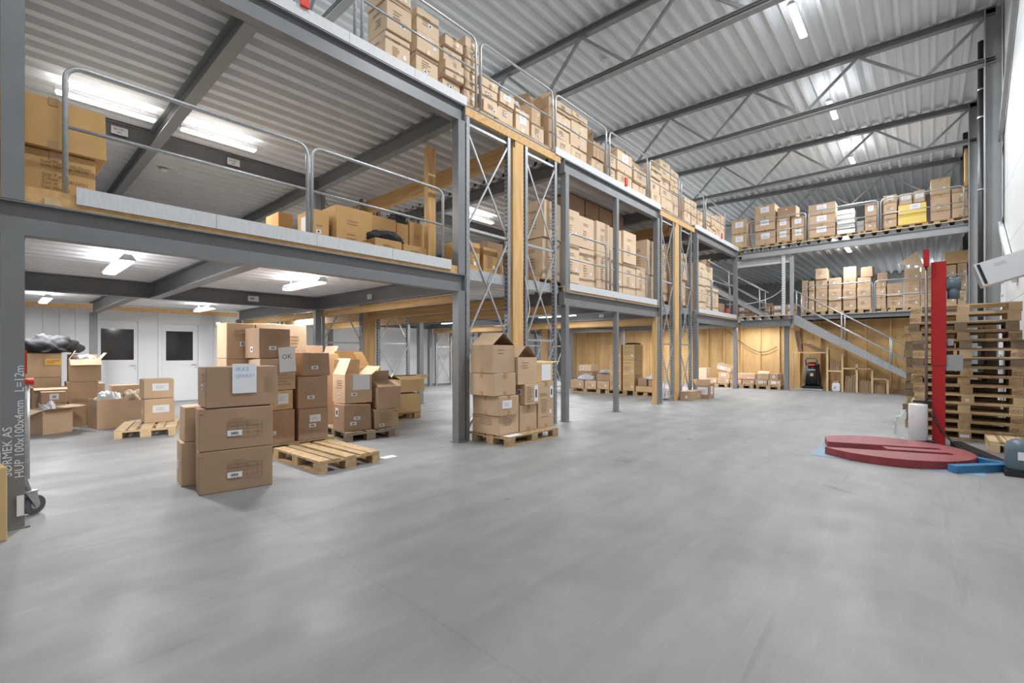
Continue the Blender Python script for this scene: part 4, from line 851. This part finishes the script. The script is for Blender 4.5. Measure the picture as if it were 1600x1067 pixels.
carton(5.93, 4.77, .898, .46, .48, .32, 'open carton with a flat outward flap atop tall printed carton', 1, 'card_y', GE, open_=True, flaps=[('R', 175, .24), ('F', 10, .2), ('B', 60, .2)], paper=(.27, .16, .26, .27))
# near stack with the handwritten sheet
GN = 'near stack with handwritten sheet'
PB = dict(prt=[(.35, .31, .14, .015, 1), (.40, .26, .30, .075, 4, .12), (.47, .14, .12, .09, 2, .08)], lab=(.305, .16, .13, .055))
for k, lb in ((0, 'bottom'), (1, 'middle')):
    c = carton(1.33, 5.27, .422*k, .655, .42, .418, '%s large carton in the nearest stack with barcode' % lb, -9.8, 'card_red_shade', GN, crumple=.006 if k else 0, **PB)
    bm = bmesh.new()
    for x in (.24, .33, .42, .51, .555): bm_box(bm, (x, -.0022, .115), (x+.0015, -.0008, .27))
    for z in (.115, .16, .20, .235, .27): bm_box(bm, (.24, -.0022, z), (.555, -.0008, z+.0015))
    obj('printed_table', bm, 'ink', c); BX('tape', (.0, -.003, .37), (.045, .003, .418), 'tape', c)
c = carton(1.385, 5.25, .846, .66, .46, .415, 'top carton of nearest stack carrying a handwritten white sheet', -6, 'card_red_shade', GN, prt=(.57, .22, .10, .16, 9, .15), left=dict(lab=(.18, .2, .07, .05), prt=(.2, .3, .2, .1, 3)), crumple=.012)
p = BX('paper_sheet', (.225, -.010, .135), (.445, -.007, .435), 'paper', c)
lettering('IKKE', .06, p, (.255, -.0105, .36), m='blueink', name='handwriting'); lettering('SJEKKET', .05, p, (.25, -.0105, .295), m='blueink', name='handwriting')
carton(1.30, 5.76, 0, .5, .34, .455, 'lower carton half hidden behind the nearest stack', -6, 'card', GN, left=dict(lab=(.2, .2, .05, .08)))
carton(1.33, 5.77, .458, .46, .32, .39, 'upper carton half hidden behind the nearest stack', -4, 'card', GN, crumple=.03)
# empty pallet and the piles behind it
pallet(2.87, 5.80, 0, R(92), 'empty pallet on the floor beside the nearest carton stack', True, 'pal', group='floor pallets')
tag(BX('paper_note', (3.42, 5.30, .0), (3.62, 5.42, .002), 'paper'), 'white paper lying on the floor beside empty pallet', 'paper')
pallet(2.80, 7.0, 0, R(1), 'pallet under the carton piles behind the empty pallet', True, 'pal', group='floor pallets')
GB = 'carton piles behind the empty pallet'
tb = lambda w, h: dict(prt=[(w*.45, h*.75, w*.4, h*.06, 1), (w*.5, h*.52, w*.56, h*.26, 4, .15)], lab=(w*.42, h*.34, .10, .05))
carton(2.30, 6.60, .145, .52, .42, .46, 'bottom left carton behind the empty pallet', 0, 'card_red_shade', GB, **tb(.52, .46))
carton(2.87, 6.60, .145, .44, .42, .45, 'bottom right carton with address label behind empty pallet', 0, 'card_red_shade', GB, lab=[(.24, .30, .16, .10), (.20, .20, .10, .05)], prt=(.24, .12, .2, .03, 1))
carton(2.30, 6.60, .608, .50, .42, .27, 'second carton with white address sheet behind the empty pallet', 1, 'card_y', GB, lab=(.34, .15, .19, .14), prt=(.35, .04, .14, .02, 1))
carton(2.86, 6.59, .60, .43, .42, .45, 'middle right carton behind the empty pallet', -1, 'card_red_shade', GB, **tb(.43, .45))
c = carton(2.36, 6.60, .882, .47, .42, .43, 'third carton printed in brown lines behind the empty pallet', 0, 'card', GB, prt=(.33, .20, .24, .30, 7))
p = BX('paper_sheet', (.27, -.012, .22), (.49, -.009, .56), 'paper', c, rot=(0, R(-4), 0)); lettering('OK', .09, p, (.31, -.0125, .40), m='inkb', name='handwriting')
carton(2.93, 6.60, 1.055, .42, .40, .36, 'crumpled top right carton behind the empty pallet', 2, 'card_red_shade', GB, crumple=.03, **tb(.42, .36))
carton(2.36, 6.62, 1.315, .43, .40, .41, 'top front carton with barcode behind the empty pallet', 6, 'card_red_shade', GB, left=dict(lab=(.2, .12, .07, .07)), **tb(.43, .41))
for k, (z0, z1) in enumerate(((.145, .73), (.732, 1.31), (1.312, 1.80))): carton(2.10, 7.05, z0, .36, .40, z1-z0-.002, 'back left pile carton behind the empty pallet, %s layer' % ORD[k], 0, 'card', GB, lab=(.2, .2, .06, .06), prt=(.2, .35, .2, .1, 3))
for k, (z0, z1) in enumerate(((.145, .72), (.722, 1.30), (1.302, 1.81))): carton(2.47, 7.05, z0, .72, .38, z1-z0-.002, 'wide back pile carton behind the empty pallet, %s layer' % ORD[k], 0, 'card_pale_lit', GB, prt=(.55, .25, .2, .2, 4))
tag(BX('paper_note', (2.60, 7.12, 1.811), (2.82, 7.4, 1.815), 'paper'), 'white sheet lying on top of the wide back pile', 'paper')
# third group
pallet(4.12, 7.22, 0, R(82), 'weathered pallet under the opened cartons', True, 'pal_d', group='floor pallets')
GC = 'opened cartons on the weathered pallet'
carton(3.66, 6.80, .145, .46, .5, .435, 'dented lower carton on the weathered pallet', -8, 'card_red_shade', GC, crumple=.03, lab=[(.21, .20, .10, .05), (.15, .12, .10, .05)], prt=(.26, .28, .2, .1, 3), left=dict(lab=[(.30, .28, .12, .14)]))
c = carton(4.15, 6.72, .145, .42, .5, .31, 'low printed carton with red triangle on the weathered pallet', -8, 'card', GC, prt=(.2, .17, .22, .18, 6), lab=(.13, .05, .08, .05)); BX('triangle_mark', (.37, -.004, .25), (.40, .002, .28), 'redink', c)
carton(3.70, 6.84, .583, .45, .5, .45, 'open carton with white sheet on the weathered pallet', -6, 'card', GC, open_=True, flaps=[('L', 70, .28), ('B', 75, .25), ('R', 140, .2)], paper=(.27, .33, .28, .24), lab=(.15, .14, .10, .05), left=dict(lab=(.22, .12, .06, .06), prt=(.24, .3, .25, .15, 4)))
carton(4.21, 6.72, .46, .42, .46, .36, 'open carton with folded flaps above the low printed one', -6, 'card', GC, open_=True, flaps=[('F', 25, .22), ('B', 80, .26)])
for k, (z0, z1) in enumerate(((.145, .74), (.742, 1.14))): carton(3.95, 7.38, z0, .5, .45, z1-z0-.002, 'rear left carton on weathered pallet, %s layer' % ORD[k], -5, 'card_y', GC, open_=(k == 1), flaps=[('L', 110, .25), ('R', 60, .3), ('B', 70, .3)] if k else None, lab=(.2, .08, .10, .05) if k else None)
carton(4.48, 7.30, .145, .4, .45, .76, 'rear right tall open carton on weathered pallet', -5, 'card_y', GC, open_=True, flaps=[('L', 60, .25), ('B', 100, .25), ('R', 40, .22)])
carton(3.55, 7.75, 0, .45, .45, 1.32, 'tall dark carton standing behind the weathered pallet', 0, 'card_red_shade', GC, open_=True, flaps=[('B', 85, .2), ('R', 110, .2)])
pallet(5.48, 8.45, 0, R(-4), 'pallet carrying two yellowish cartons under the first rack', True, 'pal', group='floor pallets')
carton(5.50, 8.06, .145, .58, .5, .42, 'crushed yellowish carton under the first rack', -4, 'card_y', None, crumple=.05)
carton(5.58, 8.05, .568, .58, .48, .26, 'open yellowish carton atop the crushed one', -2, 'card_y', None, open_=True, flaps=[('R', 150, .16), ('B', 20, .24), ('F', 15, .24)], prt=(.35, .15, .06, .03, 1))
# left group by the partition
GL = 'opened cartons at left by the partition'
carton(.56, 11.12, 0, .42, .5, .41, 'low open carton with spread flaps nearest in the left group', 24, 'card', GL, open_=True, flaps=[('F', 170, .18), ('R', 172, .22), ('L', 200, .22)])
blob('bag', .66, 11.45, .18, .15, .16, .22, 'bag', 'grey clothes in plastic inside the low open carton', 'clothes', 31)
carton(.98, 12.0, 0, .28, .5, .44, 'open carton between the low one and taped one', 2, 'card', GL, open_=True, flaps=[('F', 140, .14), ('B', 80, .2)])
c = carton(1.25, 11.15, 0, .46, .52, .53, 'big tape wrapped open carton with silver film', 8, 'card', GL, open_=True, left=dict(tape=True))
blob('film_heap', 1.45, 11.45, .34, .20, .22, .24, 'silver', 'silver film heap in the big taped carton', 'film', 32)
carton(1.80, 12.35, 0, .34, .5, .40, 'carton with beige garments behind the left pallet', 0, 'card', GL, open_=True)
blob('clothes', 1.97, 12.6, .34, .17, .2, .18, 'cloth_t', 'beige garments heaped over a carton behind the left pallet', 'clothes', 33)
pallet(1.83, 10.16, 0, R(75), 'pale pallet with two white labelled cartons by partition', True, 'pal_l', group='floor pallets')
for k, (z0, z1) in enumerate(((.145, .57), (.572, .92))): carton(1.77, 10.25+.02*k, z0, .44, .4, z1-z0-.002, '%s white labelled carton on the pale pallet' % ('lower', 'upper')[k], -3+3*k, 'card', GL, lab=[(.24, .24-.04*k, .24, .13)], left=dict(lab=(.2, .2, .05, .1)) if k == 0 else None)
carton(.56, 11.95, 0, .36, .45, .46, 'carton supporting the stickered one in left group', 0, 'card', GL)
carton(.58, 11.92, .462, .34, .45, .21, 'reddish carton with torn white sticker in left group', 0, 'card_red_shade', GL, lab=(.17, .12, .12, .10))
carton(.50, 12.45, 0, .46, .45, .72, 'carton standing behind with a brightly lit front flap', 0, 'card', GL, open_=True, flaps=[('F', 190, .18), ('L', 150, .2)])
carton(.42, 12.95, 0, .50, .5, .90, 'tall support carton at back of left group', 0, 'card', GL)
c = carton(.42, 12.95, .905, .50, .5, .46, 'open carton with yellow tape under a black jacket', 0, 'card', GL, open_=True, flaps=[('L', 150, .22), ('F', 20, .2)])
BX('yellow_label', (.26, -.005, .24), (.50, .002, .36), 'tape_y', c); stripes('printed_text', .38, .30, .18, .07, 2, 'redink', c, -.006)
bl = blob('jacket', .72, 13.15, 1.38, .42, .26, .26, 'cloth', 'black jacket thrown over the yellow taped carton', 'jacket', 34, sub=4, rough=.3)
carton(.98, 12.8, 0, .48, .45, .80, 'tall carton below the open white filled one', 0, 'card', GL)
carton(1.02, 12.8, .803, .48, .45, .45, 'open carton with white cloth inside in left group', 0, 'card', GL, open_=True, flaps=[('F', 215, .2), ('R', 125, .16), ('L', 60, .2), ('B', 95, .1)])
blob('clothes', 1.26, 13.02, 1.18, .18, .16, .12, 'paper', 'white cloth heap in the open carton by partition', 'clothes', 35)
carton(1.10, 13.5, 0, .55, .4, .72, 'long low carton behind silver film carton', 0, 'card', GL); carton(1.75, 13.4, 0, .50, .4, .66, 'long low carton left of white labelled ones', 0, 'card', GL)
# trolley half hidden by the nearest column
t = thing('hand_trolley', 'galvanised trolley with red grips behind the nearest column', 'trolley', (.21, 5.75, 0))
bm = bmesh.new(); bm_tube(bm, [(.02, .0, .085-.018), (.02, .0, .085+.018)], .001, 4); bm.free()
bm = bmesh.new(); bm_tube(bm, [(.03, -.02, .08), (.03, .02, .08)], .08, 20); w_ = obj('wheel', bm, 'rubber', t, smooth=False, rot=(0, 0, R(35)))
bm = bmesh.new(); bm_tube(bm, [(.03, -.024, .08), (.03, .024, .08)], .035, 14); obj('hub', bm, 'galv', t, rot=(0, 0, R(35)))
bm = bmesh.new(); vs = [(-.05, .20), (.03, .20), (.055, .08), (.025, .06)]
for yy in (-.035, .035):
    a = [bm.verts.new((x, yy+e, z)) for e in (-.002, .002) for x, z in vs]; bm.faces.new(a[:4]); bm.faces.new(a[4:][::-1])
    for k in range(4): bm.faces.new((a[k], a[(k+1) % 4], a[4+(k+1) % 4], a[4+k]))
bm_box(bm, (-.055, -.045, .20), (.04, .045, .21)); obj('caster_fork', bm, 'galv', t, rot=(0, 0, R(35)))
bm = bmesh.new(); bm_tube(bm, [(-.005, 0, .21), (-.12, .02, .62), (-.14, .02, .75)], .02, 10); obj('leg', bm, 'galv', t, smooth=True)
bm = bmesh.new(); bm_tube(bm, [(-.14, .02, .74), (-.10, .55, .80), (-.06, 1.1, .86)], .02, 8); obj('side_tube', bm, 'galv', t, smooth=True)
bm = bmesh.new(); bm_tube(bm, [(-.02, .6, .2), (-.02, .6, 1.1)], .045, 12); obj('upright_tube', bm, 'galv', t, smooth=True)
bm = bmesh.new(); bm_tube(bm, [(-.08, .6, 1.12), (.05, .6, 1.12)], .035, 10); obj('grip', bm, 'redink', t, smooth=True); BX('red_panel', (-.1, 1.0, 1.18), (.02, 1.04, 1.42), 'redink', t)
bm = bmesh.new(); bm_tube(bm, [(-.06, 1.1, 0), (-.06, 1.1, .87)], .02, 8); obj('rear_leg', bm, 'galv', t, smooth=True)
carton(-.42, 5.02, 0, .50, .34, .55, 'carton standing on the floor at the left picture edge', 8, 'card_y', None)
tag(BX('paper_note', (.125, 5.36, .10), (.165, 5.373, .26), 'paper'), 'grey paper stuck low on the nearest column', 'paper')
# ================================================================== PALLET STACKS, WRAPPING MACHINE
rg = random.Random(5)
st = ['EPAL', 'EUR']
for k in range(15):
    ex = 0 if k < 9 else rg.uniform(-.04, .09)
    mm = 'pal_d' if k in (8, 10, 12) else ('pal_l' if k in (3, 4, 9, 13, 14) else 'pal')
    t = pallet(10.72+rg.uniform(-.015, .015)+ex*.3, -.46+rg.uniform(-.02, .02)+(0 if k < 11 else .03), .1445*k, R(-90+rg.uniform(-1.2, 1.2)), 'pallet in the tall stack behind the red mast, %s from the floor' % ORD[k], True, mm, L=1.28, group='pallets in the tall stack')
    for xx in (-.63, .51):
        if rg.random() < .75:
            s_ = rg.choice(st); lettering(s_, .045, t, (xx+(.0 if s_ == 'EPAL' else .012), -.4025, .045), m='ink', name='stamp')
            bm = bmesh.new(); c0 = (xx+.055, .060)
            pts = [(c0[0]+.066*math.cos(a), -.4015, c0[1]+.03*math.sin(a)) for a in [j*math.pi/10 for j in range(21)]]; bm_tube(bm, pts, .0025, 4); obj('stamp_ring', bm, 'ink', t)
    if k == 0: BX('sticker', (-.06, -.404, .035), (.05, -.4, .085), 'paper', t)
    if k == 4: BX('sticker', (-.03, -.404, .035), (.02, -.4, .085), 'paper', t)
for k in range(13): pallet(11.75+rg.uniform(-.02, .02), -.30+rg.uniform(-.03, .03), .1445*k, R(-90+rg.uniform(-1.5, 1.5)), 'weathered pallet in the stack behind the tall one, %s from floor' % ORD[k], False, rg.choice(('pal_d', 'pal_d', 'pal')), group='pallets in the second stack')
pallet(9.72, -.91, 0, R(0), 'small pale half pallet on the floor beside the motor', True, 'pal_l', L=.8, W=.5)
tag(BX('floor_mat', (7.42, -.50, 0), (8.95, 1.18, .004), 'mat'), 'light blue sheet on the floor under the turntable', 'mat')
t = thing('pallet_wrapper', 'red stretch wrapping machine with slotted turntable and mast', 'machine', (8.2, .40, 0))
S, N = Vector((.338, -.941, 0)), Vector((.941, .338, 0)); Rr = .87
a1, a2 = -math.pi+math.asin(.335/Rr), math.acos(-.60/Rr); P = [(Rr*math.cos(a), Rr*math.sin(a)) for a in [a1 + (a2-a1)*j/48 for j in range(49)]]
P += [(-.674, .13), (-.67, .11), (.57, .11), (.60, .055), (.57, 0.0), (-.06, 0.0), (-.06, -.20), (.57, -.20), (.60, -.27), (.57, -.335)]
bm = bmesh.new(); lo = [bm.verts.new(S*p+N*q+Vector((0, 0, .006))) for p, q in P]; hi = [bm.verts.new(S*p+N*q+Vector((0, 0, .10))) for p, q in P]
from mathutils.geometry import tessellate_polygon
for tri in tessellate_polygon([[Vector((p, q, 0)) for p, q in P]]):
    for ring in (lo, hi): bm.faces.new([ring[j] for j in tri])
for j in range(len(P)): bm.faces.new((lo[j], lo[(j+1) % len(P)], hi[(j+1) % len(P)], hi[j]))
obj('turntable', bm, 'redt', t)
bm = bmesh.new()
def inside(p, q):
    if math.hypot(p, q) > Rr-.02 or p < -.65: return False
    if -.35 < q < .125 and p < .61 and not (p > -.05 and -.19 < q < -.01): return False
    return True
for i in range(-30, 31):
    for j in range(-30, 31):
        p, q = i*.03, j*.03
        if inside(p, q):
            c0 = S*p+N*q; u = (S if (i+j) % 2 else N)*.011; v = (N if (i+j) % 2 else S)*.004; z = Vector((0, 0, .1012))
            bm.faces.new([bm.verts.new(c0+z+a*u+b*v) for a, b in ((-1, -1), (1, -1), (1, 1), (-1, 1))])
o = obj('tread_pattern', bm, 'tread', t); o['kind'] = 'stuff'
for nm, a, b in (('base_arm', (-.78, -.62, .045), (-.22, -1.12, .045)), ('base_arm', (.0, -.86, .045), (-.25, -1.18, .045))):
    bm = bmesh.new(); bm_bar(bm, a, b, .10, .085); obj(nm, bm, 'blue', t)
bm = bmesh.new(); bm_bar(bm, (-.30, -1.16, .04), (1.35, -.72, .04), .12, .07); obj('base_arm', bm, 'black', t)
BX('mast', (1.33, -.61, 0), (1.45, -.46, 2.74), 'red', t); BX('mast_cover', (1.32, -.62, 1.20), (1.47, -.45, 2.74), 'red', t)
BX('mast_cap', (1.32, -.62, 2.74), (1.47, -.45, 2.765), 'red', t); BX('guide_bracket', (1.20, -.43, 2.70), (1.34, -.36, 2.95), 'red', t)
bm = bmesh.new(); bm_tube(bm, [(1.25, -.395, .02), (1.25, -.395, 2.72)], .018, 10); obj('guide_rod', bm, 'rod', t, smooth=True)
BX('control_box', (1.34, -.80, 1.12), (1.46, -.62, 1.36), 'steel_l', t); BX('cable_box', (1.36, -.70, 1.50), (1.46, -.63, 1.60), 'steel_l', t)
bm = bmesh.new(); bm_tube(bm, [(1.40, -.62, 2.42), (1.40, -.78, 2.42)], .10, 14); obj('drive_motor', bm, 'motor', t, smooth=True); bm = bmesh.new(); bm_tube(bm, [(1.40, -.70, 2.20), (1.40, -.70, 2.40)], .07, 14); obj('gear_motor', bm, 'motor', t, smooth=True)
BX('roll_carriage', (1.20, -.50, .02), (1.33, -.26, .06), 'black', t); BX('carriage_top', (1.20, -.46, .63), (1.33, -.24, .66), 'black', t)
bm = bmesh.new(); bm_lathe(bm, [(.12, .06), (.135, .10), (.135, .30), (.125, .36), (.08, .40), (.03, .41)], (-.42, -1.20, 0), 18); obj('turntable_motor', bm, 'motor', t, smooth=True); BX('motor_plate', (-.58, -1.36, .0), (-.2, -1.06, .06), 'black', t); BX('name_plate', (-.565, -1.24, .19), (-.554, -1.16, .28), 'paper', t)
bm = bmesh.new(); bm_tube(bm, [(1.33, -.44, .5), (1.28, -.55, .25), (1.2, -.7, .05), (.6, -.85, .03), (.0, -1.0, .03)], .012, 6); obj('power_cable', bm, 'black', t, smooth=True)
t = thing('film_roll', 'roll of clear stretch film standing beside the red mast', 'roll', (9.42, .10, .06))
bm = bmesh.new(); bm_lathe(bm, [(.105, 0), (.115, .01), (.115, .53), (.11, .55), (.03, .555)], seg=20); obj('roll', bm, 'film', t, smooth=True)
bm = bmesh.new(); rgf = random.Random(2); prev = None
for j in range(10):
    f = j/9; a = Vector((-.04-.05*f+rgf.uniform(-.02, .02), .13+.12*math.sin(f*3.1), .45-.46*f)); b = a + Vector((-.04, .05, -.03)) + Vector((rgf.uniform(-.03, .03),)*3); va, vb = bm.verts.new(a), bm.verts.new(b)
    if prev: bm.faces.new((prev[0], va, vb, prev[1]))
    prev = (va, vb)
bmesh.ops.solidify(bm, geom=list(bm.faces), thickness=.006); obj('loose_film', bm, 'film', t)
# white cabinet and ladder on the right wall
t = thing('wall_heater', 'white tilted metal heater cabinet mounted high on right wall', 'heater', (9.75, -.90, 2.45))
bm = bmesh.new(); bm_box(bm, (-.12, -.24, 0), (.25, .30, .34)); obj('cabinet', bm, 'white', t, rot=(R(-17), 0, 0)); o = BX('vent', (-.126, .24, .02), (-.121, .275, .32), 'black', t, rot=(R(-17), 0, 0)); o = stripes('lettering', .06, .25, .16, .05, 2, 'inkg', t, -.1215, 'left'); o.rotation_euler = (R(-17), 0, 0); BX('side_cover', (-.11, .301, .01), (.24, .306, .33), 'steel_l', t, rot=(R(-17), 0, 0))
BX('bracket', (-.2, -.29, -.12), (-.14, -.20, .3), 'white', t); BX('bracket', (.14, -.29, -.22), (.2, -.20, .3), 'white', t)
t = thing('ladder', 'white metal ladder leaning on the right wall below heater', 'ladder', (12.95, -1.12, 0))
for dx in (0, .42):
    bm = bmesh.new(); bm_bar(bm, (dx-.6, .12, 0), (dx, 0, 2.75), .05, .03); obj('side_rail', bm, 'white', t)
for j in range(9):
    f = (j+.7)/9.5; bm = bmesh.new(); bm_tube(bm, [(-.6+.6*f, .12-.12*f, 2.75*f), (-.18+.6*f, .12-.12*f, 2.75*f)], .016, 8); obj('rung', bm, 'white', t)

d = {k: v for k, v in LABELS.items() if len(v) > 1}
if d: print('DUPLICATE LABELS', d)
for k in LABELS:
    n = len(k.split())
    if n < 4 or n > 16: print('LABEL LENGTH', n, k)
